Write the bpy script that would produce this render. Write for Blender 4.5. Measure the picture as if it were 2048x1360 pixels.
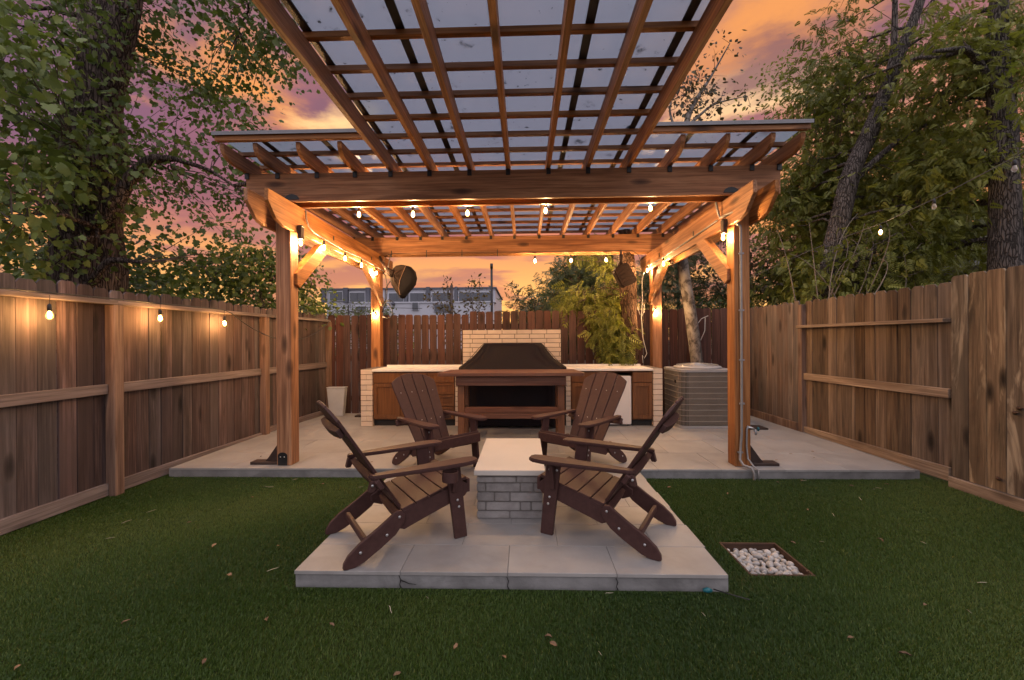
import bpy, bmesh, math, random
import numpy as np
from mathutils import Vector, Matrix

for o in list(bpy.data.objects):
    bpy.data.objects.remove(o, do_unlink=True)
sc = bpy.context.scene
COL = sc.collection
R = math.radians
rng = np.random.default_rng(7)
random.seed(7)

# ------------------------------------------------------------------ camera
cam = bpy.data.cameras.new("camera")
cam.sensor_width = 36.0
cam.lens = 15.0
cam.clip_start = 0.05
cam.clip_end = 1000.0
camo = bpy.data.objects.new("camera", cam)
COL.objects.link(camo)
camo.matrix_world = (Matrix.Translation((0, 0, 1.36)) @ Matrix.Rotation(R(1.7), 4, 'Z')
                     @ Matrix.Rotation(R(90), 4, 'X') @ Matrix.Rotation(-0.006, 4, 'Z'))
sc.camera = camo

# ------------------------------------------------------------------ colour management
sc.view_settings.view_transform = 'Standard'
sc.view_settings.look = 'None'
sc.view_settings.exposure = 1.3
sc.view_settings.gamma = 1.0
sc.view_settings.use_curve_mapping = False
sc.render.engine = 'CYCLES'
cy = sc.cycles
cy.use_denoising = True
try:
    cy.denoiser = 'OPENIMAGEDENOISE'
    cy.denoising_input_passes = 'RGB_ALBEDO_NORMAL'
except Exception:
    pass
cy.max_bounces = 6
cy.diffuse_bounces = 3
cy.glossy_bounces = 3
cy.transparent_max_bounces = 16
cy.sample_clamp_indirect = 4.0
cy.caustics_reflective = False
cy.caustics_refractive = False
try:
    cy.use_light_tree = True
except Exception:
    pass

# ------------------------------------------------------------------ node helpers
class NT:
    def __init__(s, nt):
        s.nt = nt
    def n(s, t, **kw):
        nd = s.nt.nodes.new(t)
        for k, v in kw.items():
            setattr(nd, k, v)
        return nd
    def l(s, a, b):
        s.nt.links.new(a, b)
    def val(s, sock, v):
        if hasattr(v, 'is_linked') or hasattr(v, 'links'):
            s.l(v, sock)
        else:
            sock.default_value = v
    def math(s, op, a, b=None, c=None, clamp=False):
        m = s.n('ShaderNodeMath', operation=op, use_clamp=clamp)
        for i, v in enumerate((a, b, c)):
            if v is not None:
                s.val(m.inputs[i], v)
        return m.outputs[0]
    def vmath(s, op, a, b=None):
        m = s.n('ShaderNodeVectorMath', operation=op)
        s.val(m.inputs[0], a)
        if b is not None:
            s.val(m.inputs[1], b)
        return m.outputs[0]
    def mix(s, f, a, b, mode='MIX'):
        m = s.n('ShaderNodeMix', data_type='RGBA', blend_type=mode, clamp_factor=True)
        s.val(m.inputs[0], f)
        s.val(m.inputs[6], a)
        s.val(m.inputs[7], b)
        return m.outputs[2]
    def ramp(s, f, stops, interp='LINEAR'):
        r = s.n('ShaderNodeValToRGB')
        r.color_ramp.interpolation = interp
        el = r.color_ramp.elements
        while len(el) < len(stops):
            el.new(0.5)
        for e, (p, c) in zip(el, stops):
            e.position = p
            if not hasattr(c, '__len__'):
                c = (c, c, c)
            e.color = (c[0], c[1], c[2], 1)
        s.val(r.inputs[0], f)
        return r.outputs[0]
    def noise(s, vec, scale, detail=4.0, rough=0.55, dist=0.0, dims='3D'):
        nd = s.n('ShaderNodeTexNoise', noise_dimensions=dims)
        s.val(nd.inputs['Vector'], vec)
        nd.inputs['Scale'].default_value = scale
        nd.inputs['Detail'].default_value = detail
        nd.inputs['Roughness'].default_value = rough
        nd.inputs['Distortion'].default_value = dist
        return nd.outputs[0]
    def mapping(s, vec, scale=(1, 1, 1), loc=(0, 0, 0), rot=(0, 0, 0)):
        m = s.n('ShaderNodeMapping')
        s.val(m.inputs[0], vec)
        m.inputs[1].default_value = loc
        m.inputs[2].default_value = rot
        m.inputs[3].default_value = scale
        return m.outputs[0]

def c4(c):
    return (c[0], c[1], c[2], 1.0)

# ------------------------------------------------------------------ world: a sunset sky
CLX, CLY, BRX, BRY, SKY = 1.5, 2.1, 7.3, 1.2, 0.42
W = bpy.data.worlds.new("World")
sc.world = W
W.use_nodes = True
W.node_tree.nodes.clear()
t = NT(W.node_tree)
gen = t.n('ShaderNodeTexCoord').outputs['Generated']
sep = t.n('ShaderNodeSeparateXYZ'); t.l(gen, sep.inputs[0])
dx, dy, dz = sep.outputs
up = t.math('MAXIMUM', dz, 0.0)
# the western sky, from the horizon up (sine of elevation)
EX = 1.0
def smooth(v, lo, hi):
    r = t.n('ShaderNodeMapRange', clamp=True); r.interpolation_type = 'SMOOTHSTEP'
    t.val(r.inputs[0], v); r.inputs[1].default_value = lo; r.inputs[2].default_value = hi
    return r.outputs[0]
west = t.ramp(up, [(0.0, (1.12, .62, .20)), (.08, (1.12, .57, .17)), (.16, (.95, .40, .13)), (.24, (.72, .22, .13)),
                   (.33, (.50, .145, .15)), (.42, (.46, .15, .17)), (.52, (.47, .17, .17)), (.62, (.48, .24, .24)), (.80, (1.2, 1.05, 1.14)), (1.0, (1.8, 1.7, 1.86))])  # top stops lie out of view, lifted for overhead fill
east = t.ramp(up, [(0.0, (1.0, .93, 1.03)), (.4, (1.15, 1.07, 1.18)), (1.0, (1.8, 1.7, 1.86))])  # east and zenith made brighter than the sunset, as added fill on the yard
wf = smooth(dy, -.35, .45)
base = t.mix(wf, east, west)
# towards the south-west the sky cools to purple
lf = smooth(dx, -.36, -.72)
hi = smooth(up, .12, .34)
base = t.mix(t.math('MULTIPLY', lf, t.math('MULTIPLY', hi, .9)), base, (.20, .105, .19, 1))
# clouds lie on a plane overhead, so they flatten towards the horizon
den = t.math('ADD', up, .14)
cmb = t.n('ShaderNodeCombineXYZ')
t.l(t.math('DIVIDE', dx, den), cmb.inputs[0]); t.l(t.math('DIVIDE', dy, den), cmb.inputs[1])
cp = cmb.outputs[0]
wx = t.noise(t.mapping(cp, loc=(2, 9, 0)), .9, 3, .5); wy = t.noise(t.mapping(cp, loc=(5, 3, 1)), .9, 3, .5)
cw = t.n('ShaderNodeCombineXYZ'); t.l(wx, cw.inputs[0]); t.l(wy, cw.inputs[1])
wv = t.n('ShaderNodeVectorMath', operation='SCALE'); t.l(cw.outputs[0], wv.inputs[0]); wv.inputs['Scale'].default_value = 1.1
cpv = t.vmath('ADD', t.mapping(cp, (.8, 1.05, 1), (CLX, CLY, 0), (0, 0, R(-24))), wv.outputs[0])
n1 = t.noise(cpv, 1.15, 8, .54)
n2 = t.noise(t.mapping(cpv, (1, 1, 1), (BRX, BRY, 4)), .85, 7, .5)
cl = smooth(n1, .465, .57)
br = smooth(n2, .47, .66)
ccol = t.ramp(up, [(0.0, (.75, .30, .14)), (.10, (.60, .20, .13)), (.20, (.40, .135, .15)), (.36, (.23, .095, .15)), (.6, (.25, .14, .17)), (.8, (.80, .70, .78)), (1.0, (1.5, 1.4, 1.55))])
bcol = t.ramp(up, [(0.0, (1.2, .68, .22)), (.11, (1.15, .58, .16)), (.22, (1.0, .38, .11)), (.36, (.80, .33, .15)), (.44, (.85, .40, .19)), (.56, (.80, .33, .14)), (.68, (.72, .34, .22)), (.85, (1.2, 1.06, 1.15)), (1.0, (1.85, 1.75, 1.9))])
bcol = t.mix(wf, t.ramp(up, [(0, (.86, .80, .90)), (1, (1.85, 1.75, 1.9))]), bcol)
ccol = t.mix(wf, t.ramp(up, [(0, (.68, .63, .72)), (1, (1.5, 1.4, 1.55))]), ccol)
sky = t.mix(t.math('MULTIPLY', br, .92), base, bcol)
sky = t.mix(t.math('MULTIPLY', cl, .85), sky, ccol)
nb = t.noise(t.mapping(gen, (4.2, 4.2, 11.0), (1.3, .2, 2.2), (0, R(14), 0)), 1.0, 9, .58, .5)
def bank(d, lo, hi_, stretch=1.0):
    v = Vector(d).normalized()
    w = t.n('ShaderNodeVectorMath', operation='SUBTRACT'); t.l(gen, w.inputs[0]); w.inputs[1].default_value = tuple(v)
    sc_ = t.n('ShaderNodeVectorMath', operation='MULTIPLY'); t.l(w.outputs[0], sc_.inputs[0]); sc_.inputs[1].default_value = (1.0, 1.0, stretch)
    ln = t.n('ShaderNodeVectorMath', operation='LENGTH'); t.l(sc_.outputs[0], ln.inputs[0])
    k = t.math('ADD', ln.outputs['Value'], t.math('MULTIPLY_ADD', nb, .8, -.4))
    return smooth(k, hi_, lo)
sky = t.mix(t.math('MULTIPLY', bank((-.47, .75, .455), -.02, .17, 1.8), .95), sky, (1.0, .38, .10, 1))
sky = t.mix(t.math('MULTIPLY', bank((-.37, .82, .435), -.06, .10, 2.6), .95), sky, (1.2, .74, .33, 1))
sky = t.mix(t.math('MULTIPLY', bank((.42, .73, .54), -.02, .26, 1.4), .95), sky, (.95, .36, .10, 1))
sky = t.mix(t.math('MULTIPLY', bank((.43, .79, .44), -.06, .12, 2.6), .95), sky, (1.25, .80, .40, 1))
sky = t.mix(t.math('MULTIPLY', bank((.47, .75, .485), -.05, .13, 2.4), .9), sky, (.26, .115, .125, 1))
sky = t.mix(t.math('MULTIPLY', bank((-.48, .81, .375), -.05, .12, 4.0), .85), sky, (.27, .12, .19, 1))
# long thin streaks low in the west
st = smooth(t.noise(t.mapping(gen, (2.2, 2.2, 34.0), (4.1, .6, 7.0)), 1.0, 6, .55, .3), .52, .66)
lowb = t.math('MULTIPLY', smooth(up, .05, .12), smooth(up, .34, .24))
sky = t.mix(t.math('MULTIPLY', t.math('MULTIPLY', st, lowb), t.math('MULTIPLY', wf, .7)), sky, (.42, .17, .15, 1))
nish = t.n('ShaderNodeTexSky', sky_type='NISHITA')
nish.sun_disc = False
nish.sun_elevation = R(1.5)
nish.sun_rotation = R(0)
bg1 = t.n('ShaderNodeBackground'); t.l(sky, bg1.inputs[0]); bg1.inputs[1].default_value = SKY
bg2 = t.n('ShaderNodeBackground'); t.l(nish.outputs[0], bg2.inputs[0]); bg2.inputs[1].default_value = 0.006
add = t.n('ShaderNodeAddShader'); t.l(bg1.outputs[0], add.inputs[0]); t.l(bg2.outputs[0], add.inputs[1])
wo = t.n('ShaderNodeOutputWorld'); t.l(add.outputs[0], wo.inputs[0])

# the sun has all but set beyond the back fence
sl = bpy.data.lights.new("sun", 'SUN')
sl.energy = 0.25
sl.angle = R(12)
sl.color = (1.0, .62, .36)
so = bpy.data.objects.new("sun", sl)
COL.objects.link(so)
so.rotation_euler = (R(88.5), 0, R(180))

# ------------------------------------------------------------------ object helpers
def tag(o, label=None, cat=None, group=None, kind=None):
    if label: o['label'] = label
    if cat: o['category'] = cat
    if group: o['group'] = group
    if kind: o['kind'] = kind
    return o

def thing(name, label, cat, loc=(0, 0, 0), rotz=0.0, group=None):
    o = bpy.data.objects.new(name, None)
    o.empty_display_size = .1
    COL.objects.link(o)
    o.location = loc
    o.rotation_euler = (0, 0, rotz)
    return tag(o, label, cat, group)

def put(name, me, parent=None, loc=(0, 0, 0), rot=(0, 0, 0), kind=None):
    o = bpy.data.objects.new(name, me)
    COL.objects.link(o)
    if parent: o.parent = parent
    o.location = loc
    o.rotation_euler = rot
    if kind: o['kind'] = kind
    return o

class MB:
    """gathers verts and faces for ONE mesh"""
    def __init__(s):
        s.v = []; s.f = []; s.m = []; s.sm = []
    def add(s, vs, fs, mi=0, sm=False):
        b = len(s.v)
        s.v.extend([tuple(p) for p in vs])
        for f in fs:
            s.f.append([b + i for i in f]); s.m.append(mi); s.sm.append(sm)
    def box(s, x0, x1, y0, y1, z0, z1, mi=0):
        vs = [(x0, y0, z0), (x1, y0, z0), (x1, y1, z0), (x0, y1, z0), (x0, y0, z1), (x1, y0, z1), (x1, y1, z1), (x0, y1, z1)]
        s.add(vs, [(0, 3, 2, 1), (4, 5, 6, 7), (0, 1, 5, 4), (1, 2, 6, 5), (2, 3, 7, 6), (3, 0, 4, 7)], mi)
        return s
    def prism(s, poly, axis, a, b, mi=0):
        """poly: 2D points; axis 'x': (y,z), 'y': (x,z), 'z': (x,y), extruded from a to b"""
        def P(p, h):
            return {'x': (h, p[0], p[1]), 'y': (p[0], h, p[1]), 'z': (p[0], p[1], h)}[axis]
        n = len(poly)
        ar = sum(poly[i][0] * poly[(i + 1) % n][1] - poly[(i + 1) % n][0] * poly[i][1] for i in range(n))
        pl = list(poly) if ar > 0 else list(poly)[::-1]
        vs = [P(p, a) for p in pl] + [P(p, b) for p in pl]
        fs = [list(range(n))[::-1], list(range(n, 2 * n))] + [(i, (i + 1) % n, n + (i + 1) % n, n + i) for i in range(n)]
        if axis == 'y': fs = [list(f)[::-1] for f in fs]
        s.add(vs, fs, mi)
        return s
    def tube(s, pts, rad, n=6, mi=0, cap=True):
        pts = [Vector(p) for p in pts]
        rs = rad if hasattr(rad, '__len__') else [rad] * len(pts)
        base = len(s.v)
        ref = None
        for i, p in enumerate(pts):
            d = (pts[min(i + 1, len(pts) - 1)] - pts[max(i - 1, 0)])
            if d.length < 1e-9: d = Vector((0, 0, 1))
            d.normalize()
            if ref is None:
                ref = Vector((1, 0, 0)) if abs(d.x) < .8 else Vector((0, 1, 0))
            u = (ref - d * ref.dot(d)).normalized()
            w = d.cross(u)
            ref = u
            for k in range(n):
                a = 2 * math.pi * k / n
                s.v.append(tuple(p + (u * math.cos(a) + w * math.sin(a)) * rs[i]))
        for i in range(len(pts) - 1):
            for k in range(n):
                a = base + i * n + k; b = base + i * n + (k + 1) % n
                s.f.append([a, b, b + n, a + n]); s.m.append(mi); s.sm.append(True)
        if cap:
            s.f.append([base + k for k in range(n)][::-1]); s.m.append(mi); s.sm.append(False)
            e = base + (len(pts) - 1) * n
            s.f.append([e + k for k in range(n)]); s.m.append(mi); s.sm.append(False)
        return s
    def lathe(s, prof, n=14, mi=0, o=(0, 0, 0)):
        base = len(s.v)
        for (r, z) in prof:
            for k in range(n):
                a = 2 * math.pi * k / n
                s.v.append((o[0] + r * math.cos(a), o[1] + r * math.sin(a), o[2] + z))
        for i in range(len(prof) - 1):
            for k in range(n):
                a = base + i * n + k; b = base + i * n + (k + 1) % n
                s.f.append([a, b, b + n, a + n]); s.m.append(mi); s.sm.append(True)
        s.f.append([base + k for k in range(n)][::-1]); s.m.append(mi); s.sm.append(True)
        e = base + (len(prof) - 1) * n
        s.f.append([e + k for k in range(n)]); s.m.append(mi); s.sm.append(True)
        return s
    def mesh(s, name, mats, bevel=0.0, seg=1):
        me = bpy.data.meshes.new(name)
        me.from_pydata(s.v, [], s.f)
        mats = mats if isinstance(mats, (list, tuple)) else [mats]
        for m in mats: me.materials.append(m)
        me.polygons.foreach_set('material_index', s.m)
        me.polygons.foreach_set('use_smooth', s.sm)
        me.update()
        if bevel > 0:
            bm = bmesh.new(); bm.from_mesh(me)
            bmesh.ops.recalc_face_normals(bm, faces=bm.faces)
            ed = [e for e in bm.edges if len(e.link_faces) == 2 and e.calc_face_angle(0) > R(25)]
            bmesh.ops.bevel(bm, geom=ed, offset=bevel, segments=seg, affect='EDGES', clamp_overlap=True)
            bm.to_mesh(me); bm.free()
        return me
    def obj(s, name, mats, parent=None, loc=(0, 0, 0), rot=(0, 0, 0), bevel=0.0, seg=1, kind=None):
        return put(name, s.mesh(name, mats, bevel, seg), parent, loc, rot, kind)

def np_mesh(name, V, F, mat, rnd=None, smooth=False):
    """V (n,3), F (m,k) with constant k; rnd: one value per vertex"""
    me = bpy.data.meshes.new(name)
    k = F.shape[1]
    me.vertices.add(len(V)); me.vertices.foreach_set('co', np.ascontiguousarray(V, dtype=np.float32).ravel())
    me.loops.add(F.size); me.loops.foreach_set('vertex_index', np.ascontiguousarray(F, dtype=np.int32).ravel())
    me.polygons.add(len(F))
    me.polygons.foreach_set('loop_start', np.arange(0, F.size, k, dtype=np.int32))
    me.polygons.foreach_set('loop_total', np.full(len(F), k, dtype=np.int32))
    if smooth: me.polygons.foreach_set('use_smooth', np.ones(len(F), dtype=bool))
    me.update(calc_edges=True)
    if rnd is not None:
        a = me.attributes.new('rnd', 'FLOAT', 'POINT')
        a.data.foreach_set('value', np.ascontiguousarray(rnd, dtype=np.float32))
    me.materials.append(mat)
    return me

# ------------------------------------------------------------------ materials
def new_mat(name):
    m = bpy.data.materials.new(name)
    m.use_nodes = True
    m.node_tree.nodes.clear()
    return m, NT(m.node_tree)

def finish(t, col, rough=.6, bump=None, bstr=.2, bdist=.01, metal=0.0, spec=.5, **extra):
    p = t.n('ShaderNodeBsdfPrincipled')
    t.val(p.inputs['Base Color'], col)
    t.val(p.inputs['Roughness'], rough)
    t.val(p.inputs['Metallic'], metal)
    t.val(p.inputs['Specular IOR Level'], spec)
    for k, v in extra.items():
        t.val(p.inputs[k.replace('_', ' ')], v)
    if bump is not None:
        b = t.n('ShaderNodeBump')
        b.inputs['Strength'].default_value = bstr
        b.inputs['Distance'].default_value = bdist
        t.l(bump, b.inputs['Height'])
        t.l(b.outputs[0], p.inputs['Normal'])
    o = t.n('ShaderNodeOutputMaterial')
    t.l(p.outputs[0], o.inputs[0])
    return p

def obj_vec(t, seed=37.0):
    tc = t.n('ShaderNodeTexCoord').outputs['Object']
    oi = t.n('ShaderNodeObjectInfo').outputs['Random']
    s = t.n('ShaderNodeVectorMath', operation='SCALE')
    cb = t.n('ShaderNodeCombineXYZ')
    t.l(oi, cb.inputs[0]); t.l(t.math('FRACT', t.math('MULTIPLY', oi, 7.13)), cb.inputs[1]); t.l(t.math('FRACT', t.math('MULTIPLY', oi, 13.7)), cb.inputs[2])
    t.l(cb.outputs[0], s.inputs[0]); s.inputs['Scale'].default_value = seed
    return t.vmath('ADD', tc, s.outputs[0]), oi, tc

AX = {'x': 0, 'y': 1, 'z': 2}
def wood(name, axis, dark, mid, light, grain=1.0, knots=.6, rough=.62, weather=None, stain=.0, var=.35, pale=None):
    """sawn timber: long wavering grain along one local axis, knots, board-to-board variation"""
    m, t = new_mat(name)
    v, rnd, raw = obj_vec(t)
    a = AX[axis]
    def sv(al, ac):
        r = [ac] * 3; r[a] = al
        return tuple(r)
    big = t.noise(t.mapping(v, sv(.55, 7 * grain)), 1.0, 5, .55, 1.6)
    fine = t.noise(t.mapping(v, sv(1.6, 62 * grain)), 1.0, 4, .65, .4)
    blot = t.noise(t.mapping(v, sv(1.1, 2.6)), 1.0, 4, .6)
    col = t.ramp(big, [(.25, dark), (.5, mid), (.75, light)])
    col = t.mix(t.math('MULTIPLY', t.ramp(fine, [(.44, 0.0), (.60, 1.0)]), .62), col, c4(dark))
    if weather is not None:
        col = t.mix(t.ramp(blot, [(.36, 0.0), (.68, .85)]), col, c4(weather))
    if pale is not None:
        pn = t.noise(t.mapping(v, sv(.8, 5), (9, 4, 2)), 1.0, 5, .6, 1.0)
        col = t.mix(t.ramp(pn, [(.53, 0.0), (.60, .75)]), col, c4(pale))
    if stain > 0:
        sn = t.noise(t.mapping(v, sv(1.0, 9), (3, 8, 1)), 1.0, 6, .65, .8)
        sn2 = t.noise(t.mapping(v, sv(.9, 1.6), (13, 2, 5)), 1.0, 3, .6)
        k = t.math('MULTIPLY', t.ramp(sn, [(.45, 0.0), (.75, 1.0)]), t.ramp(sn2, [(.42, 0.0), (.62, 1.0)]))
        col = t.mix(t.math('MULTIPLY', k, stain), col, (.022, .018, .013, 1))
    if knots > 0:
        vo = t.n('ShaderNodeTexVoronoi', feature='F1')
        t.l(t.mapping(v, sv(2.2, 6.5), (.3, .7, .1)), vo.inputs['Vector'])
        vo.inputs['Scale'].default_value = 1.0
        kn = t.ramp(vo.outputs['Distance'], [(.09, 1.0), (.19, .6), (.28, 0.0)])
        sel = t.n('ShaderNodeSeparateColor'); t.l(vo.outputs['Color'], sel.inputs[0])
        kk = t.math('MULTIPLY', kn, t.math('GREATER_THAN', sel.outputs[0], .55))
        col = t.mix(t.math('MULTIPLY', kk, knots), col, c4([c * .28 for c in dark]))
    hs = t.n('ShaderNodeHueSaturation')
    t.l(col, hs.inputs['Color'])
    t.l(t.math('MULTIPLY_ADD', rnd, var, 1 - var / 2), hs.inputs['Value'])
    t.l(t.math('MULTIPLY_ADD', t.math('FRACT', t.math('MULTIPLY', rnd, 5.7)), var * .7, 1 - var * .35), hs.inputs['Saturation'])
    h = t.math('ADD', t.math('MULTIPLY', fine, .6), t.math('MULTIPLY', big, .5))
    finish(t, hs.outputs[0], t.math('MULTIPLY_ADD', fine, .25, rough - .12), h, .35, .004, spec=.3)
    return m

def speckle(name, a, b, scale=6.0, rough=.6, bump=.15, bd=.003, metal=0.0, spec=.4, var=.15, detail=6, blot=None, blot_scale=1.2):
    m, t = new_mat(name)
    v, rnd, raw = obj_vec(t)
    n = t.noise(v, scale, detail, .6)
    col = t.ramp(n, [(.3, a), (.7, b)])
    if blot is not None:
        n3 = t.noise(v, blot_scale, 5, .65, .4)
        col = t.mix(t.ramp(n3, [(.52, 0.0), (.72, .8)]), col, c4(blot))
    hs = t.n('ShaderNodeHueSaturation'); t.l(col, hs.inputs['Color'])
    t.l(t.math('MULTIPLY_ADD', rnd, var, 1 - var / 2), hs.inputs['Value'])
    n2 = t.noise(v, scale * 9, 3, .6)
    finish(t, hs.outputs[0], t.math('MULTIPLY_ADD', n, .2, rough - .1), n2, bump, bd, metal, spec)
    return m

M = {}
# pergola timbers: oiled cedar
for ax in 'xyz':
    M['cedar_' + ax] = wood('cedar_' + ax, ax, (.15, .055, .020), (.36, .155, .060), (.53, .26, .115), 1.0, .85, .6, var=.3, stain=.5)
# weathered fences
M['picket_l'] = wood('picket_left', 'z', (.030, .020, .019), (.098, .068, .064), (.20, .150, .144), 1.1, .85, .85, weather=(.066, .050, .049), stain=1.0, var=.95)
M['rail_y'] = wood('fence_rail', 'y', (.095, .070, .064), (.19, .148, .138), (.29, .24, .225), 1.0, .6, .85, stain=.5, var=.3)
M['post_z'] = wood('fence_post', 'z', (.085, .047, .033), (.19, .115, .08), (.28, .18, .13), 1.0, .6, .8, stain=.4, var=.3)
M['picket_b'] = wood('picket_back', 'z', (.042, .020, .016), (.085, .038, .030), (.125, .060, .046), 1.1, .8, .75, stain=.5, var=.45)
M['picket_r'] = wood('picket_right', 'z', (.042, .026, .018), (.15, .102, .07), (.29, .215, .152), 1.0, .95, .85, weather=(.12, .088, .066), stain=1.0, var=.8)
M['picket_g'] = wood('picket_grey', 'z', (.048, .031, .026), (.15, .104, .084), (.27, .20, .16), 1.0, .8, .85, weather=(.095, .08, .075), stain=.8, var=.8)
M['picket_n'] = wood('picket_near', 'z', (.050, .032, .021), (.175, .122, .082), (.33, .25, .168), .8, 1.0, .85, weather=(.13, .096, .066), stain=1.0, var=.6, pale=(.44, .35, .245))
M['table_x'] = wood('table_wood_x', 'x', (.085, .035, .022), (.15, .066, .040), (.20, .095, .06), 1.0, .4, .5, var=.2)
M['table_z'] = wood('table_wood_z', 'z', (.10, .04, .02), (.18, .078, .038), (.24, .11, .055), 1.0, .4, .5, var=.2)
M['cabinet'] = wood('cabinet_wood', 'z', (.095, .036, .012), (.155, .062, .020), (.20, .085, .030), .7, .1, .45, var=.12)
M['frame_wood'] = wood('dark_edging', 'x', (.035, .018, .011), (.065, .034, .021), (.10, .055, .034), 1, .3, .7, var=.2)

M['plastic'] = speckle('brown_resin', (.056, .026, .022), (.076, .036, .031), 30, .55, .25, .0015, spec=.2, var=.10)
M['tile'] = speckle('porcelain_tile', (.262, .242, .224), (.345, .322, .300), 3.0, .5, .10, .002, spec=.45, var=.09, blot=(.22, .205, .19), blot_scale=2.2)
M['riser'] = speckle('concrete_riser', (.15, .143, .138), (.26, .25, .24), 5, .8, .4, .006, spec=.3, blot=(.10, .095, .09), blot_scale=3)
M['grout'] = speckle('grout', (.16, .15, .14), (.22, .21, .20), 20, .9)
M['brick'] = speckle('cream_brick', (.52, .42, .33), (.63, .52, .42), 8, .75, .35, .004, spec=.3, var=.16)
M['brick_face'] = speckle('glazed_thin_brick', (.55, .43, .33), (.63, .51, .40), 5, .6, .2, .002, spec=.4, var=.12)
M['mortar'] = speckle('dark_mortar', (.10, .075, .06), (.15, .12, .10), 20, .95)
M['old_brick'] = speckle('whitewashed_brick', (.20, .18, .17), (.34, .315, .295), 9, .85, .6, .006, spec=.2, var=.25, blot=(.17, .14, .12), blot_scale=5)
M['old_mortar'] = speckle('sandy_mortar', (.13, .115, .10), (.20, .18, .165), 16, .95, .6, .006)
M['slab'] = speckle('cream_slab', (.56, .51, .44), (.62, .56, .49), 3, .55, .08, .002, var=0)
M['counter'] = speckle('white_counter', (.68, .62, .56), (.75, .70, .64), 4, .4, .05, .001, var=0)
M['black_metal'] = speckle('black_powdercoat', (.012, .011, .011), (.02, .018, .018), 20, .45, .1, .001)
M['rust_metal'] = speckle('brown_steel', (.030, .018, .014), (.055, .033, .026), 12, .5, .2, .001)
M['steel'] = speckle('bolt_steel', (.5, .49, .48), (.6, .59, .58), 20, .35, 0, 0, metal=.9)
M['grey_pipe'] = speckle('grey_conduit', (.24, .22, .21), (.30, .28, .27), 14, .5, .05, .001, metal=.3)
M['drip'] = speckle('grey_drip_edge', (.15, .145, .15), (.21, .205, .215), 8, .5, .05, .001, metal=.4)
M['joiner'] = speckle('dark_joiner', (.016, .013, .013), (.03, .025, .025), 10, .5)
M['cable'] = speckle('black_cable', (.015, .014, .014), (.025, .022, .022), 30, .5)
M['pale_cable'] = speckle('pale_cable', (.42, .38, .33), (.5, .46, .40), 30, .6)
M['grey_cable'] = speckle('grey_cable', (.10, .095, .10), (.16, .15, .155), 30, .6)
M['cover'] = speckle('black_grill_cover', (.007, .0035, .005), (.011, .006, .008), 14, .6, .4, .006, spec=.2, var=0)
M['cover_b'] = speckle('brown_canvas_cover', (.017, .010, .009), (.027, .016, .013), 18, .8, .35, .004, spec=.2, var=.15)
M['cover_d'] = speckle('charcoal_canvas', (.007, .006, .008), (.012, .010, .013), 18, .75, .35, .004, spec=.2, var=.1)
M['piping'] = speckle('tan_piping', (.22, .13, .09), (.28, .17, .12), 30, .7)
M['fridge'] = speckle('fridge_white', (.66, .61, .57), (.70, .65, .61), 3, .35, .02, .001, var=0)
M['dark_gap'] = speckle('dark_recess', (.012, .010, .009), (.02, .016, .014), 8, .7)
M['print'] = speckle('grey_print', (.18, .17, .17), (.2, .19, .19), 8, .5)
M['bin'] = speckle('pale_grey_bin', (.42, .42, .43), (.50, .50, .51), 5, .6, .05, .001)
M['ac_body'] = speckle('taupe_steel', (.18, .155, .13), (.23, .20, .168), 6, .5, .05, .001)
M['ac_wire'] = speckle('taupe_wire', (.30, .265, .23), (.36, .32, .28), 6, .5)
M['ac_dark'] = speckle('coil_dark', (.030, .026, .023), (.048, .042, .037), 40, .7, .4, .003)
M['ac_top'] = speckle('grey_lid', (.30, .29, .29), (.38, .37, .37), 5, .4, .05, .001)
M['soil'] = speckle('soil', (.030, .022, .015), (.065, .048, .032), 5, .95, .6, .02)
M['pebble'] = speckle('river_pebble', (.30, .28, .265), (.46, .43, .40), 14, .7, .2, .002, var=.55, spec=.3)
M['leaf_dry'] = speckle('dry_leaf', (.10, .055, .03), (.22, .135, .075), 40, .8, .4, .002, var=.9)
M['straw'] = speckle('pale_dry_bit', (.38, .32, .22), (.50, .44, .33), 40, .8, .2, .001, var=.5)
M['teal'] = speckle('teal_plastic', (.01, .10, .12), (.02, .15, .17), 20, .4)
M['bwhite'] = speckle('white_render', (.44, .44, .48), (.50, .50, .54), 1, .8, .1, .01)
M['bdark'] = speckle('slate_panel', (.075, .075, .09), (.11, .11, .13), 1, .6)
M['bglass'] = speckle('dark_window', (.03, .032, .042), (.055, .057, .07), .5, .15, 0, 0, spec=.7)
M['roof_far'] = speckle('grey_roof', (.14, .145, .15), (.2, .205, .21), 2, .6)

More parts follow.
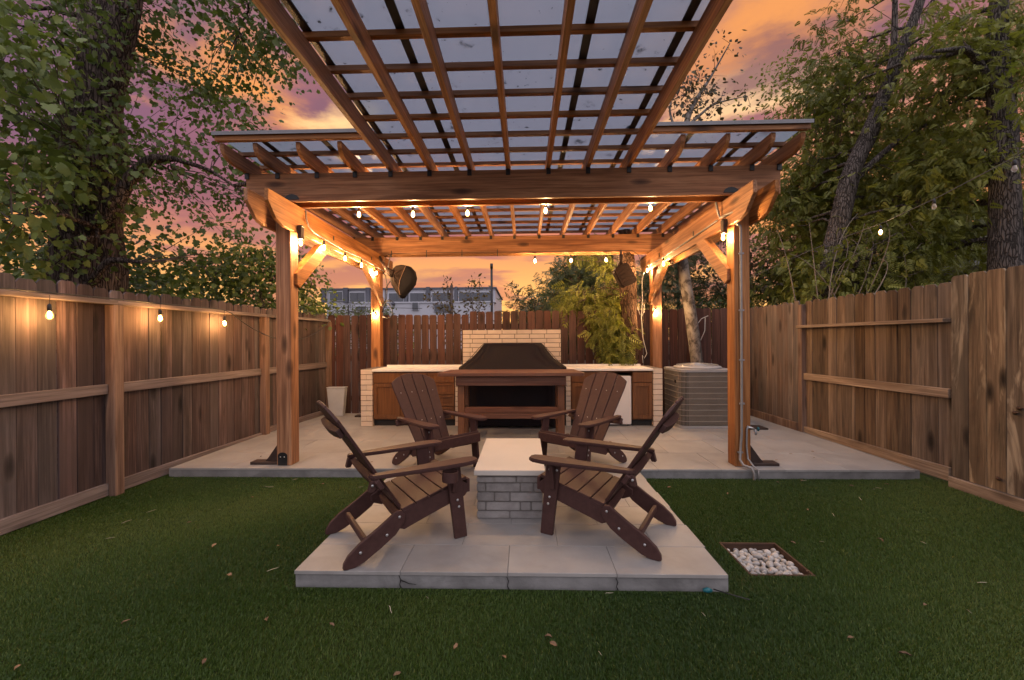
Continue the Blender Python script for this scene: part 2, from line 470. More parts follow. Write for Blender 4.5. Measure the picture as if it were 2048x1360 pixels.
def bark(name, a, b, sc_=1.0):
    m, t = new_mat(name)
    tc = t.n('ShaderNodeTexCoord').outputs['Object']
    w = t.noise(t.mapping(tc, (14 * sc_, 14 * sc_, 2.6 * sc_)), 1.0, 6, .65, 1.0)
    vo = t.n('ShaderNodeTexVoronoi', feature='DISTANCE_TO_EDGE')
    dn = t.n('ShaderNodeTexNoise'); t.l(t.mapping(tc, (7 * sc_, 7 * sc_, 4 * sc_)), dn.inputs['Vector']); dn.inputs['Scale'].default_value = 1.0; dn.inputs['Detail'].default_value = 4
    dv = t.n('ShaderNodeVectorMath', operation='SCALE'); t.l(dn.outputs['Color'], dv.inputs[0]); dv.inputs['Scale'].default_value = 2.6
    t.l(t.vmath('ADD', t.mapping(tc, (30 * sc_, 30 * sc_, 4.2 * sc_)), dv.outputs[0]), vo.inputs['Vector']); vo.inputs['Scale'].default_value = 1.0
    cr = t.ramp(vo.outputs['Distance'], [(.0, 0.0), (.16, 1.0)])
    col = t.mix(cr, c4([c * .35 for c in a]), t.ramp(w, [(.3, a), (.7, b)]))
    h = t.math('ADD', t.math('MULTIPLY', cr, .7), t.math('MULTIPLY', w, .6))
    finish(t, col, .9, h, .9, .03, spec=.15)
    return m
M['bark_d'] = bark('furrowed_bark', (.075, .052, .043), (.16, .12, .105))
M['bark_g'] = bark('grey_bark', (.09, .075, .065), (.17, .145, .13), 1.3)
M['bark_v'] = bark('brown_bark', (.07, .040, .026), (.15, .088, .058), 1.2)
m, t = new_mat('pale_mottled_bark')
tc = t.n('ShaderNodeTexCoord').outputs['Object']
n = t.noise(t.mapping(tc, (9, 9, 6)), 1.0, 6, .65, .6)
n_ = t.noise(tc, 60, 3, .6)
finish(t, t.ramp(n, [(.42, (.045, .034, .028)), (.50, (.135, .112, .096)), (.66, (.225, .195, .17))]), .85, t.math('ADD', n, t.math('MULTIPLY', n_, .3)), .6, .01)
M['bark_p'] = m
M['twig'] = speckle('twig', (.06, .045, .036), (.10, .078, .064), 10, .9)
M['twig_p'] = speckle('pale_twig', (.16, .13, .105), (.24, .20, .165), 10, .9)

def leaf_mat(name, a, b, c, trans=.35, rough=.5):
    m, t = new_mat(name)
    at = t.n('ShaderNodeAttribute', attribute_name='rnd').outputs['Fac']
    col = t.ramp(at, [(0, a), (.5, b), (1, c)])
    p = t.n('ShaderNodeBsdfPrincipled')
    t.l(col, p.inputs['Base Color']); p.inputs['Roughness'].default_value = rough
    p.inputs['Specular IOR Level'].default_value = .4
    tr = t.n('ShaderNodeBsdfTranslucent')
    t.l(t.mix(1.0, col, (1.15, 1.2, .7, 1), 'MULTIPLY'), tr.inputs[0])
    mx = t.n('ShaderNodeMixShader'); mx.inputs[0].default_value = trans
    t.l(p.outputs[0], mx.inputs[1]); t.l(tr.outputs[0], mx.inputs[2])
    o = t.n('ShaderNodeOutputMaterial'); t.l(mx.outputs[0], o.inputs[0])
    return m
M['leaf_maple'] = leaf_mat('maple_leaf', (.042, .072, .018), (.11, .15, .038), (.22, .27, .075))
M['leaf_dark'] = leaf_mat('dark_leaf', (.030, .050, .015), (.060, .090, .024), (.11, .145, .040))
M['leaf_olive'] = leaf_mat('olive_leaf', (.075, .090, .016), (.17, .185, .034), (.30, .30, .065))
M['leaf_lime'] = leaf_mat('lime_leaf', (.075, .105, .018), (.13, .165, .028), (.20, .23, .04))
M['leaf_grey'] = leaf_mat('grey_green_leaf', (.045, .065, .034), (.075, .10, .052), (.115, .145, .078))
M['leaf_shrub'] = leaf_mat('shrub_leaf', (.075, .095, .035), (.12, .14, .052), (.17, .19, .075))
M['leaf_dusk'] = leaf_mat('sparse_leaf', (.055, .032, .030), (.085, .075, .040), (.11, .12, .055))
M['blade'] = leaf_mat('turf_blade', (.022, .050, .006), (.052, .095, .011), (.125, .155, .034), .25, .55)

# multiwall polycarbonate roofing: grey, see-through, dirty
m, t = new_mat('polycarbonate')
v, rnd, raw = obj_vec(t, 11)
n = t.noise(v, 2.2, 6, .65, .5)
n2 = t.noise(v, 9, 6, .7, .3)
dirt = t.math('MULTIPLY', t.ramp(n, [(.585, 0.0), (.68, 1.0)]), t.ramp(n2, [(.52, 0.0), (.60, 1.0)]))
spots = t.ramp(t.noise(t.mapping(v, loc=(4, 4, 4)), 24, 2, .5), [(.71, 0.0), (.74, 1.0)])
dirt = t.math('MAXIMUM', dirt, t.math('MULTIPLY', spots, .8))
tp = t.n('ShaderNodeBsdfTransparent'); rx = t.n('ShaderNodeSeparateXYZ'); t.l(raw, rx.inputs[0])
rib = t.math('MULTIPLY_ADD', t.math('SINE', t.math('MULTIPLY', rx.outputs[0], 2 * math.pi / .019)), .5, .5)
streak = t.noise(t.mapping(v, (14, .7, 1)), 1.0, 5, .6)
pc = t.mix(t.math('MULTIPLY', t.math('ADD', n2, streak), .5), (.48, .53, .58, 1), (.66, .70, .74, 1))
t.l(t.mix(t.math('MULTIPLY', rib, .16), pc, (.30, .33, .37, 1)), tp.inputs[0])
tl = t.n('ShaderNodeBsdfTranslucent'); tl.inputs[0].default_value = (.45, .50, .56, 1)
gl = t.n('ShaderNodeBsdfGlossy'); gl.inputs['Roughness'].default_value = .25; gl.inputs[0].default_value = (.8, .8, .85, 1)
dd = t.n('ShaderNodeBsdfDiffuse'); dd.inputs[0].default_value = (.03, .026, .022, 1)
m1 = t.n('ShaderNodeMixShader'); m1.inputs[0].default_value = .42; t.l(tp.outputs[0], m1.inputs[1]); t.l(tl.outputs[0], m1.inputs[2])
m2 = t.n('ShaderNodeMixShader'); m2.inputs[0].default_value = .06; t.l(m1.outputs[0], m2.inputs[1]); t.l(gl.outputs[0], m2.inputs[2])
m3 = t.n('ShaderNodeMixShader'); t.l(t.math('MULTIPLY', dirt, .9), m3.inputs[0]); t.l(m2.outputs[0], m3.inputs[1]); t.l(dd.outputs[0], m3.inputs[2])
o = t.n('ShaderNodeOutputMaterial'); t.l(m3.outputs[0], o.inputs[0])
M['poly'] = m

def emit(name, col, s):
    m, t = new_mat(name)
    e = t.n('ShaderNodeEmission'); e.inputs[0].default_value = c4(col); e.inputs[1].default_value = s
    o = t.n('ShaderNodeOutputMaterial'); t.l(e.outputs[0], o.inputs[0])
    return m
M['lit'] = emit('lit_filament', (1.0, .60, .27), 1600.0)
M['lit_fence'] = emit('lit_fence_filament', (1.0, .50, .16), 700.0)
M['lit_dim'] = emit('dim_filament', (1.0, .60, .26), 260.0)
m, t = new_mat('warm_glass')
e = t.n('ShaderNodeEmission'); e.inputs[0].default_value = (1.0, .50, .12, 1); e.inputs[1].default_value = .75
tp = t.n('ShaderNodeBsdfTransparent'); tp.inputs[0].default_value = (.95, .93, .9, 1)
gl = t.n('ShaderNodeBsdfGlossy'); gl.inputs['Roughness'].default_value = .1
mx = t.n('ShaderNodeMixShader'); mx.inputs[0].default_value = .06; t.l(tp.outputs[0], mx.inputs[1]); t.l(gl.outputs[0], mx.inputs[2])
ad = t.n('ShaderNodeAddShader'); t.l(mx.outputs[0], ad.inputs[0]); t.l(e.outputs[0], ad.inputs[1])
o = t.n('ShaderNodeOutputMaterial'); t.l(ad.outputs[0], o.inputs[0])
M['warm_glass'] = m
m, t = new_mat('clear_bulb')
g = t.n('ShaderNodeBsdfGlossy'); g.inputs['Roughness'].default_value = .08; g.inputs[0].default_value = (.9, .88, .85, 1)
tp = t.n('ShaderNodeBsdfTransparent'); tp.inputs[0].default_value = (.86, .84, .82, 1)
tl = t.n('ShaderNodeBsdfTranslucent'); tl.inputs[0].default_value = (.9, .85, .8, 1)
lw = t.n('ShaderNodeLayerWeight'); lw.inputs[0].default_value = .35
mx = t.n('ShaderNodeMixShader'); t.l(lw.outputs['Facing'], mx.inputs[0]); t.l(tp.outputs[0], mx.inputs[1]); t.l(g.outputs[0], mx.inputs[2])
m2 = t.n('ShaderNodeMixShader'); m2.inputs[0].default_value = .3; t.l(mx.outputs[0], m2.inputs[1]); t.l(tl.outputs[0], m2.inputs[2])
o = t.n('ShaderNodeOutputMaterial'); t.l(m2.outputs[0], o.inputs[0])
M['clear'] = m

# lawn base
m, t = new_mat('turf_backing')
tc = t.n('ShaderNodeTexCoord').outputs['Object']
a = t.noise(tc, 1.3, 5, .6); b = t.noise(tc, 60, 4, .7)
col = t.mix(t.ramp(b, [(.35, 0.0), (.65, 1.0)]), (.012, .022, .006, 1), (.035, .058, .014, 1))
finish(t, t.mix(t.ramp(a, [(.4, 0.0), (.7, .5)]), col, (.045, .050, .015, 1)), .9, b, .6, .01, spec=.1)
M['turf'] = m

# ------------------------------------------------------------------ SETTING: ground, lawn, patio
G = MB()
G.add([(-400, -60, -.12), (400, -60, -.12), (400, 600, -.12), (-400, 600, -.12)], [(0, 1, 2, 3)])
tag(G.obj('ground', M['soil']), kind='structure')

PIT = (1.285, 1.655, 2.485, 2.885)
PL = (-1.285, 1.095, 2.325)        # platform left, right, front
PY = 4.20                          # patio front edge
L = MB()
x0, x1, y0, y1 = PIT
for (a, b, c, d) in [(-3.85, PL[0], -1.5, PY), (PL[0], PL[1], -1.5, PL[2]), (PL[1], x0, -1.5, PY), (x1, 4.0, -1.5, PY),
                     (x0, x1, -1.5, y0), (x0, x1, y1, PY), (-3.85, -3.55, PY, PY + .35), (3.72, 4.0, PY, PY + .2)]:
    L.add([(a, c, 0), (b, c, 0), (b, d, 0), (a, d, 0)], [(0, 1, 2, 3)])
tag(L.obj('lawn', M['turf']), kind='structure')

# turf blades (nobody could count them)
def grass():
    pts = []
    def area(xa, xb, ya, yb, dens):
        n = int((xb - xa) * (yb - ya) * dens)
        if n > 0:
            pts.append(np.column_stack([rng.uniform(xa, xb, n), rng.uniform(ya, yb, n)]))
    D1, D2 = 36000, 22000
    area(-3.75, 3.95, 1.0, 2.3, D1)
    area(-3.75, PL[0] - .004, 2.3, PY - .02, D2)
    area(PL[0], PL[1], 2.3, PL[2] - .02, D1)
    area(PL[1] + .004, 3.95, 2.3, PY - .02, D2)
    area(-3.72, -3.58, PY - .02, PY + .3, D2)
    area(3.72, 3.9, PY - .02, PY + .15, D2)
    p = np.concatenate(pts)
    ok = ~((p[:, 0] > PIT[0] - .004) & (p[:, 0] < PIT[1] + .004) & (p[:, 1] > PIT[2] - .004) & (p[:, 1] < PIT[3] + .004))
    p = p[ok]
    n = len(p)
    # lay of the pile changes slowly over the lawn
    ph = .7 * np.sin(p[:, 0] * 1.7 + 1.2 * np.sin(p[:, 1] * 1.3)) + .6 * np.sin(p[:, 1] * 2.1 + p[:, 0] * .6)
    ang = ph + rng.normal(0, 1.1, n) + 1.6
    h = rng.uniform(.009, .018, n)
    w = rng.uniform(.0011, .0021, n)
    lean = rng.uniform(.2, 1.0, n) * h
    dx, dy = np.cos(ang), np.sin(ang)
    sa = rng.uniform(0, 6.283, n)
    sx, sy = np.cos(sa) * w, np.sin(sa) * w
    z = np.zeros(n)
    V = np.empty((n, 5, 3))
    V[:, 0] = np.column_stack([p[:, 0] - sx, p[:, 1] - sy, z])
    V[:, 1] = np.column_stack([p[:, 0] + sx, p[:, 1] + sy, z])
    mx, my = p[:, 0] + dx * lean * .35, p[:, 1] + dy * lean * .35
    V[:, 2] = np.column_stack([mx + sx * .8, my + sy * .8, h * .62])
    V[:, 3] = np.column_stack([mx - sx * .8, my - sy * .8, h * .62])
    V[:, 4] = np.column_stack([p[:, 0] + dx * lean, p[:, 1] + dy * lean, h])
    b = np.arange(n)[:, None] * 5
    F = np.concatenate([b + np.array([[0, 1, 2]]), b + np.array([[0, 2, 3]]), b + np.array([[3, 2, 4]])])
    patch = .5 + .22 * np.sin(p[:, 0] * .9 - p[:, 1] * .7) + .33 * np.sin(p[:, 0] * 2.3 + 3 * np.sin(p[:, 1] * .9)) + .2 * np.sin(p[:, 1] * 3.1 - p[:, 0] * 1.4)
    r = np.clip(.55 * patch + rng.beta(2, 3.4, n) * .66 - .10, 0, 1)
    r = np.where(rng.random(n) < .03, 1.0, r)
    me = np_mesh('grass', V.reshape(-1, 3), F, M['blade'], np.repeat(r, 5))
    tag(put('grass', me), 'short green artificial turf blades covering the yard', 'grass', kind='stuff')
grass()

# patio and platform: porcelain pavers on concrete
TW, TD, TG, TT = .5925, .312, .0026, .02
_tile_cache = {}
def tile_mesh(w, d):
    k = (round(w, 4), round(d, 4))
    if k not in _tile_cache:
        _tile_cache[k] = MB().box(-w / 2, w / 2, -d / 2, d / 2, -TT, 0).mesh('tile', M['tile'], .0015)
    return _tile_cache[k]
def pave(parent, xa, xb, ya, yb, z, tw, td, off0=0, phase=0.0):
    j = 0; y = ya
    while y < yb - .02:
        ye = min(y + td, yb)
        x = xa - ((off0 + j) % 2) * tw / 2 - phase
        while x < xb - .005:
            a, b = max(x, xa), min(x + tw, xb)
            if b - a > .02:
                put('tile', tile_mesh(b - a - TG, ye - y - TG), parent, ((a + b) / 2, (y + ye) / 2, z + random.uniform(-.0006, .0006)))
            x += tw
        y = ye; j += 1
ZP = .09
pat = MB()
pat.box(-3.60, 3.78, PY + .006, 7.60, -.11, ZP - .0045)
po = tag(pat.obj('patio', M['riser']), kind='structure')
pave(po, -3.585, 3.745, PY, 7.5, ZP, .61, .61)
pl = MB()
pl.box(PL[0] + .006, PL[1] - .006, PL[2] + .008, PY + .003, -.11, ZP - .0045)
plo = tag(pl.obj('seating_platform', M['riser']), kind='structure')
pave(plo, PL[0], PL[1], PL[2], PY, ZP, TW, TD)
# crumbled joints in the platform's riser
cr = MB()
for i, x in enumerate((PL[0] + TW, PL[0] + 2 * TW, PL[0] + 3 * TW)):
    pts = [(x - .006, PL[2] + .001, .068), (x + .004, PL[2] + .001, .045), (x - .003, PL[2] + .001, .02), (x + .01, PL[2] + .001, -.01)]
    cr.tube(pts, [.002, .003, .002, .004], 5)
    if i == 0:
        cr.tube([(x, PL[2] + .001, .045), (x + .05, PL[2] + .001, .025), (x + .09, PL[2] + .001, .02)], [.003, .002, .001], 5)
cr.obj('joint', M['dark_gap'], plo)

# ------------------------------------------------------------------ PERGOLA
PG = thing('pergola', 'large cedar pergola with grey see-through roof over the patio kitchen', 'pergola', (-.155, 5.72, ZP))
def pp(name, mb, mat, bevel=.003, kind=None):
    """a part given in world coordinates; its own origin sits at its centre"""
    v = np.array(mb.v); c = (v.max(0) + v.min(0)) / 2
    mb.v = [tuple(p) for p in v - c]
    return mb.obj(name, mat, PG, tuple(c - np.array(PG.location)), bevel=bevel, kind=kind)
CXP = -.155
LX, RX = -2.468, 2.156            # post centres
FY, BY = 4.372, 7.075
HP = .077
for px in (LX, RX):
    for py in (FY, BY):
        pp('post', MB().box(px - HP, px + HP, py - HP, py + HP, ZP, 2.79), M['cedar_z'], .006)
        # steel foot: plate on the patio, gusset outwards, arched plate on the face
        s = -1 if px < 0 else 1
        e = px + s * HP
        f = MB().box(min(e, e + s * .29), max(e, e + s * .29), py - .06, py + .06, ZP + .001, ZP + .028)
        f.prism([(e + s * .002, ZP + .028), (e + s * .16, ZP + .028), (e + s * .13, ZP + .06), (e + s * .002, ZP + .24)], 'y', py - .012, py + .012)
        pp('foot_bracket', f, M['rust_metal'], .002)
        xa = px - .062; arch = [(xa, ZP + .002), (xa + .095, ZP + .002), (xa + .095, ZP + .10)]
        arch += [(xa + .0475 + .0475 * math.cos(a), ZP + .10 + .035 * math.sin(a)) for a in np.linspace(.3, math.pi - .3, 7)] + [(xa, ZP + .10)]
        if py == FY and px < 0:
            k = pp('foot_plate', MB().prism(arch, 'y', py - HP - .006, py - HP - .001), M['black_metal'], 0)
            for bx in (xa + .028, xa + .068):
                MB().lathe([(.007, 0), (.006, .004), (.001, .006)], 8).obj('bolt', M['steel'], k, (bx - (xa + .0475), -.003, .02), (R(90), 0, 0))
# paired side beams, with cut tails
ZB0, ZB1, ZB2 = 2.49, 2.775, 3.062
for px in (LX, RX):
    for off in (-HP - .038, HP + .001):
        yb = 11.44
        prof = [(3.86, ZB1), (3.86, 2.665), (3.99, 2.53), (4.13, ZB0), (yb - 4.13, ZB0), (yb - 3.99, 2.53), (yb - 3.86, 2.665), (yb - 3.86, ZB1)]
        pp('side_beam', MB().prism(prof, 'x', px + off, px + off + .037), M['cedar_y'], .003)
# paired cross beams on top
for py in (FY, BY):
    for off in (-HP - .04, HP + .002):
        pp('cross_beam', MB().box(-2.82, 2.515, py + off, py + off + .038, ZB1 + .001, ZB2), M['cedar_x'], .003)
# knee braces
for px, sx in ((LX, 1), (RX, -1)):
    for py, sy in ((FY, 1), (BY, -1)):
        prof = [(0.0, 1.95), (0.0, 2.065), (.56, 2.505), (.80, 2.505), (.06, 1.92)]
        P_ = [(py + sy * (a - .01), z) for a, z in prof]
        xi = px + sx * (HP + .001)
        xa, xb = sorted((xi, xi + sx * .036))
        pp('knee_brace', MB().prism(P_, 'x', xa, xb).prism([(py + sy * (HP + .002), 2.035), (py + sy * (HP + .002), 2.12), (py + sy * .55, 2.489), (py + sy * .76, 2.489)], 'x', *sorted((xi - sx * .002, xi - sx * .06))), M['cedar_y'], .003)
# rafters
RAF = [-2.807, -2.492, -2.087, -1.698, -1.337, -.943, -.541, -.156, .247, .638, 1.041, 1.440, 1.838, 2.237, 2.500]
ZR0, ZR1 = 3.065, 3.205
LONG0 = 1.0
for i, x in enumerate(RAF):
    long = 4 <= i <= 10
    ys = LONG0 if long else 3.885
    rt = .10
    tail = [(ys, ZR1)] + [(ys + .012 * (1 - math.cos(a)) / 1 + (1 - math.cos(a)) * .16, ZR0 + .11 - .11 * math.sin(a)) for a in np.linspace(0, math.pi / 2, 7)]
    pp('rafter', MB().prism(tail + [(7.52, ZR0), (7.52, ZR1)], 'x', x - .02, x + .02), M['cedar_y'], .002)
    for py in (FY - HP - .042, BY - HP - .042):
        pp('hanger', MB().box(x - .021, x + .021, py - .012, py - .0005, ZB2 - .055, ZB2 + .004), M['black_metal'], .001)
# purlins
PUR = [2.575 + .3215 * k for k in range(-4, 16)]
for y in PUR:
    if y < 3.83:
        xa, xb = -1.337 + .021, 1.041 - .021
        pp('purlin', MB().box(RAF[4] - .02, RAF[10] + .02, y - .02, y + .02, ZR1 + .001, ZR1 + .04), M['cedar_x'], .002)
    else:
        pp('purlin', MB().box(-2.827, 2.52, y - .02, y + .02, ZR1 + .001, ZR1 + .04), M['cedar_x'], .002)
# lower battens between the rafters, flush with their undersides seen in front of the house side
# fascia and drip edge where the side roofs end
for xa, xb in ((-2.84, RAF[4] - .022), (RAF[10] + .022, 2.535)):
    pp('fascia', MB().box(xa, xb, 3.838, 3.858, ZR1 + .003, ZR1 + .062), M['cedar_x'], .002)
    pp('drip_edge', MB().box(xa - .012, xb + .012, 3.815, 3.90, ZR1 + .0635, ZR1 + .078).box(xa - .012, xb + .012, 3.815, 3.818, ZR1 + .045, ZR1 + .063), M['drip'], 0)
# roof sheets and the dark joiners between them
JO = [-2.45 + .57 * k for k in range(0, 9)]
ZS = ZR1 + .047
edges = [-2.83] + JO + [2.525]
for a, b in zip(edges[:-1], edges[1:]):
    pp('roof_panel', MB().box(a + .012, b - .012, 3.905, 7.56, ZS, ZS + .006), M['poly'], 0)
el = [RAF[4] - .02] + [j for j in JO if RAF[4] < j < RAF[10] - .04] + [RAF[10] + .02]
for a, b in zip(el[:-1], el[1:]):
    pp('roof_panel', MB().box(a + .012, b - .012, LONG0, 3.90, ZS, ZS + .006), M['poly'], 0)
for x in JO:
    y0 = LONG0 if RAF[4] < x < RAF[10] - .04 else 3.905
    pp('joiner', MB().box(x - .027, x + .027, y0, 7.56, ZS - .0075, ZS - .001).box(x - .02, x + .02, y0, 7.56, ZS + .007, ZS + .012).box(x - .003, x + .003, y0, 7.56, ZS - .001, ZS + .007), M['joiner'], 0)
# bolt hardware on the front cross beam over the posts, and on the side beams
for px in (LX + .12, RX - .12):
    pl_ = [(.075 * math.cos(a), .055 * math.sin(a)) for a in np.linspace(0, math.pi, 9)]
    pp('bolt_plate', MB().prism([(px + a, ZB1 + .02 + b) for a, b in pl_], 'y', FY - HP - .048, FY - HP - .041), M['black_metal'], 0)
for px, sx in ((LX, 1), (RX, -1)):
    for y in (5.2, 6.5):
        xi = px + sx * (HP + .0385)
        MBo = MB().box(min(xi, xi + sx * .006), max(xi, xi + sx * .006), y - .014, y + .014, 2.60, 2.655)
        pp('bolt', MBo, M['black_metal'], .001)

# ------------------------------------------------------------------ FENCES
def picket_mesh(name, w, h, th, mat, ear=.03, round_=False):
    if round_:
        top = [(w / 2, h - .045)] + [(w / 2 - .028 + .028 * math.cos(a), h - .03 + .03 * math.sin(a)) for a in (.5, 1.05, 1.5)] \
            + [(-w / 2 + .028 - .028 * math.cos(a), h - .03 + .03 * math.sin(a)) for a in (1.5, 1.05, .5)] + [(-w / 2, h - .045)]
    else:
        top = [(w / 2, h - ear), (w / 2 - ear * .8, h), (-w / 2 + ear * .8, h), (-w / 2, h - ear)]
    return MB().prism([(-w / 2, 0), (w / 2, 0)] + top, 'y', -th / 2, th / 2).mesh(name, mat, .002)

def picket_row(parent, p0, p1, step, w, h, z0, mat, base_name='picket', th=.016, hv=.012, face=0, round_=False, ear=.03, jit=.003):
    """pickets from p0 to p1 (world xy), local x along the fence"""
    p0, p1 = Vector(p0), Vector(p1)
    d = p1 - p0; n = max(1, int(round(d.length / step))); st = d.length / n
    ang = math.atan2(d.y, d.x)
    meshes = [picket_mesh(base_name, w + dw, h + dh, th, mat, ear, round_) for dw in (0.0,) for dh in (-hv, 0.0, hv)]
    nrm = Vector((-d.y, d.x)).normalized()
    loc0 = parent.location
    for i in range(n):
        q = p0 + d * ((i + .5) / n) + nrm * random.uniform(-jit, jit)
        put(base_name, random.choice(meshes), parent, (q.x - loc0.x, q.y - loc0.y, z0 - loc0.z), (0, random.uniform(-.004, .004), ang + random.uniform(-.02, .02)))

def rail(parent, name, p0, p1, z0, z1, th, mat, off=0.0, bevel=.003):
    """a board from p0 to p1, its local y along it"""
    p0, p1 = Vector(p0), Vector(p1)
    d = p1 - p0; L_ = d.length; ang = math.atan2(d.y, d.x) - math.pi / 2
    nrm = Vector((d.y, -d.x)).normalized()
    c = (p0 + p1) / 2 + nrm * off
    o = MB().box(-th / 2, th / 2, -L_ / 2, L_ / 2, -(z1 - z0) / 2, (z1 - z0) / 2).obj(name, mat, parent, (c.x - parent.location.x, c.y - parent.location.y, (z0 + z1) / 2 - parent.location.z), (0, 0, ang), bevel)
    return o

LF = thing('fence', 'weathered grey-brown picket fence beside the big leafy tree, three lit bulbs on its rail', 'fence', (-3.68, 3.7, 0))
A0, A1, A2, A3 = (-3.735, 1.2), (-3.715, 3.70), (-3.625, 5.75), (-3.495, 7.40)
picket_row(LF, A0, A1, .141, .134, 1.80, .05, M['picket_l'], jit=.004)
picket_row(LF, A1, A2, .131, .125, 1.79, .05, M['picket_l'], jit=.004)
picket_row(LF, A2, A3, .122, .116, 1.77, .06, M['picket_l'], jit=.004)
for (a, b) in ((A0, A1), (A1, A2), (A2, A3)):
    va, vb = Vector(a), Vector(b); u = (vb - va).normalized()
    s, e = va + u * (.05 if a != A0 else 0), vb - u * .05
    rail(LF, 'rail', s, e, .905, .993, .036, M['rail_y'], .030)
    rail(LF, 'kickboard', s, e, .012, .118 if a != A2 else .17, .036, M['rail_y'], .030)
    rail(LF, 'top_rail', va, vb, 1.695, 1.733, .085, M['rail_y'], .054)
for a in (A1, A2, A3):
    MB().box(-.045, .045, -.045, .045, -.1, 1.692).obj('fence_post', M['post_z'], LF, (a[0] + .056 - LF.location.x, a[1] - LF.location.y, 0), bevel=.004)

BF = thing('fence', 'dark reddish-brown picket fence with daylight gaps behind the kitchen', 'fence', (0, 7.42, 0))
picket_row(BF, (-3.47, 7.42), (-.97, 7.42), .1405, .126, 1.735, .08, M['picket_b'], round_=True, hv=.008)
picket_row(BF, (-.97, 7.42), (2.05, 7.42), .1405, .126, 1.785, .08, M['picket_b'], round_=True, hv=.008)
picket_row(BF, (2.05, 7.42), (3.78, 7.42), .141, .139, 1.80, .08, M['picket_b'], hv=.008)
for z in (.35, 1.05, 1.60):
    MB().box(-3.62, 3.62, -.019, .019, -.044, .044).obj('rail', M['frame_wood'], BF, (.14, .033, z), bevel=.002)

RF = thing('fence', 'brown picket fence right of the pergola with a flat top rail and a middle rail', 'fence', (3.83, 6, 0))
picket_row(RF, (3.775, 5.97), (3.755, 7.36), .130, .125, 1.81, .06, M['picket_g'], hv=.008)
picket_row(RF, (3.925, 4.02), (3.825, 5.93), .138, .132, 1.80, .07, M['picket_r'], hv=.008)
M['rail_w'] = wood('rail_warm', 'y', (.13, .085, .058), (.28, .20, .14), (.40, .30, .215), 1.0, .6, .85, stain=.5, var=.25)
R0, R1 = (3.90, 4.03), (3.80, 5.92)
rail(RF, 'top_rail', R0, (3.798, 5.985), 1.500, 1.536, .085, M['rail_w'], -.028)
rail(RF, 'rail', R0, R1, .800, .888, .036, M['rail_w'], -.003)
rail(RF, 'kickboard', R0, R1, .04, .165, .036, M['rail_w'], -.003)
rail(RF, 'kickboard', (3.755, 5.99), (3.735, 7.35), .085, .20, .03, M['post_z'], -.006)
MB().box(-.045, .045, -.04, .04, -.1, 1.82).obj('fence_post', M['post_z'], RF, (3.80 - 3.83, 5.945 - 6, 0), bevel=.004)
MB().box(-.045, .045, -.04, .04, -.1, 1.78).obj('fence_post', M['post_z'], RF, (3.965 - 3.83, 3.985 - 6, 0), bevel=.004)

NF = thing('fence', 'nearest fence panel of wide knotty boards with peeling pale patches', 'fence', (3.885, 3, 0))
picket_row(NF, (3.885, 1.2), (3.885, 4.0), .149, .1435, 1.82, .10, M['picket_n'], hv=.008, th=.018, ear=.022)
rail(NF, 'kickboard', (3.885, 1.2), (3.885, 4.0), .0, .098, .03, M['rail_w'], -.026)
MB().box(-.02, .02, -1.4, 1.4, -.045, .045).obj('rail', M['rail_w'], NF, (.035, -.4, .85), bevel=.002)
# broken knots sticking out of the near boards
for (y, z) in ((3.47, .80), (3.42, .53), (3.62, .20), (3.50, .76)):
    MB().tube([(.005, 0, 0), (-.02, -.02, .002), (-.028, -.055, .008)], [.018, .013, .004], 6).obj('knot', M['frame_wood'], NF, (3.876 - 3.885, y - 3, z))

# ------------------------------------------------------------------ OUTDOOR KITCHEN
KX, KY = -.22, 6.26
K = thing('outdoor_kitchen', 'low outdoor kitchen with cream counter, brown cabinets and pale brick end walls', 'kitchen counter', (KX, KY, ZP))
def kp(name, mb, mat, bevel=.002, parent=None, kind=None):
    v = np.array(mb.v); c = (v.max(0) + v.min(0)) / 2
    mb.v = [tuple(p) for p in v - c]
    base = np.array(K.location)
    if parent is not None: base = base + np.array(parent.location)
    return mb.obj(name, mat, parent or K, tuple(c - base), bevel=bevel, kind=kind)
_bc = {}
def brick(parent, x0, x1, y0, y1, z0, z1, mat, base, bevel=.002):
    k = (round(x1 - x0, 4), round(y1 - y0, 4), round(z1 - z0, 4), mat.name)
    if k not in _bc:
        w, d, h = (x1 - x0) / 2, (y1 - y0) / 2, (z1 - z0) / 2
        _bc[k] = MB().box(-w, w, -d, d, -h, h).mesh('brick', mat, bevel)
    put('brick', _bc[k], parent, ((x0 + x1) / 2 - base[0], (y0 + y1) / 2 - base[1], (z0 + z1) / 2 - base[2]))
KB = (KX, KY, ZP)
def end_wall(xa, xb, ya, yb, z1, rows, split):
    kp('wall_core', MB().box(xa + .006, xb - .006, ya + .006, yb - .006, ZP + .001, z1 - .002), M['mortar'], 0)
    rh = (z1 - ZP) / rows
    for r in range(rows):
        z0 = ZP + r * rh
        if r % 2 == 0 or not split:
            xs = [xa, xb]
        else:
            xs = [xa, xa + (xb - xa) * .5, xb]
        for a, b in zip(xs[:-1], xs[1:]):
            brick(K, a + (.0015 if a > xa else 0), b - (.0015 if b < xb else 0), ya, ya + .1, z0 + .003, z0 + rh - .005, M['brick_face'], KB)
        o = .12 if r % 2 else 0
        y = ya + .103
        while y < yb - .03:
            e = min(y + .24 - o, yb); o = 0
            brick(K, xa, xb, y, e - .003, z0 + .003, z0 + rh - .005, M['brick_face'], KB)
            y = e
end_wall(-2.435, -2.262, KY, 6.96, .937, 11, True)
end_wall(1.866, 1.998, KY, 6.96, .937, 11, False)
end_wall(-1.035, -.96, KY + .03, 6.9, .90, 11, False)
end_wall(.60, .672, KY + .03, 6.9, .90, 11, False)
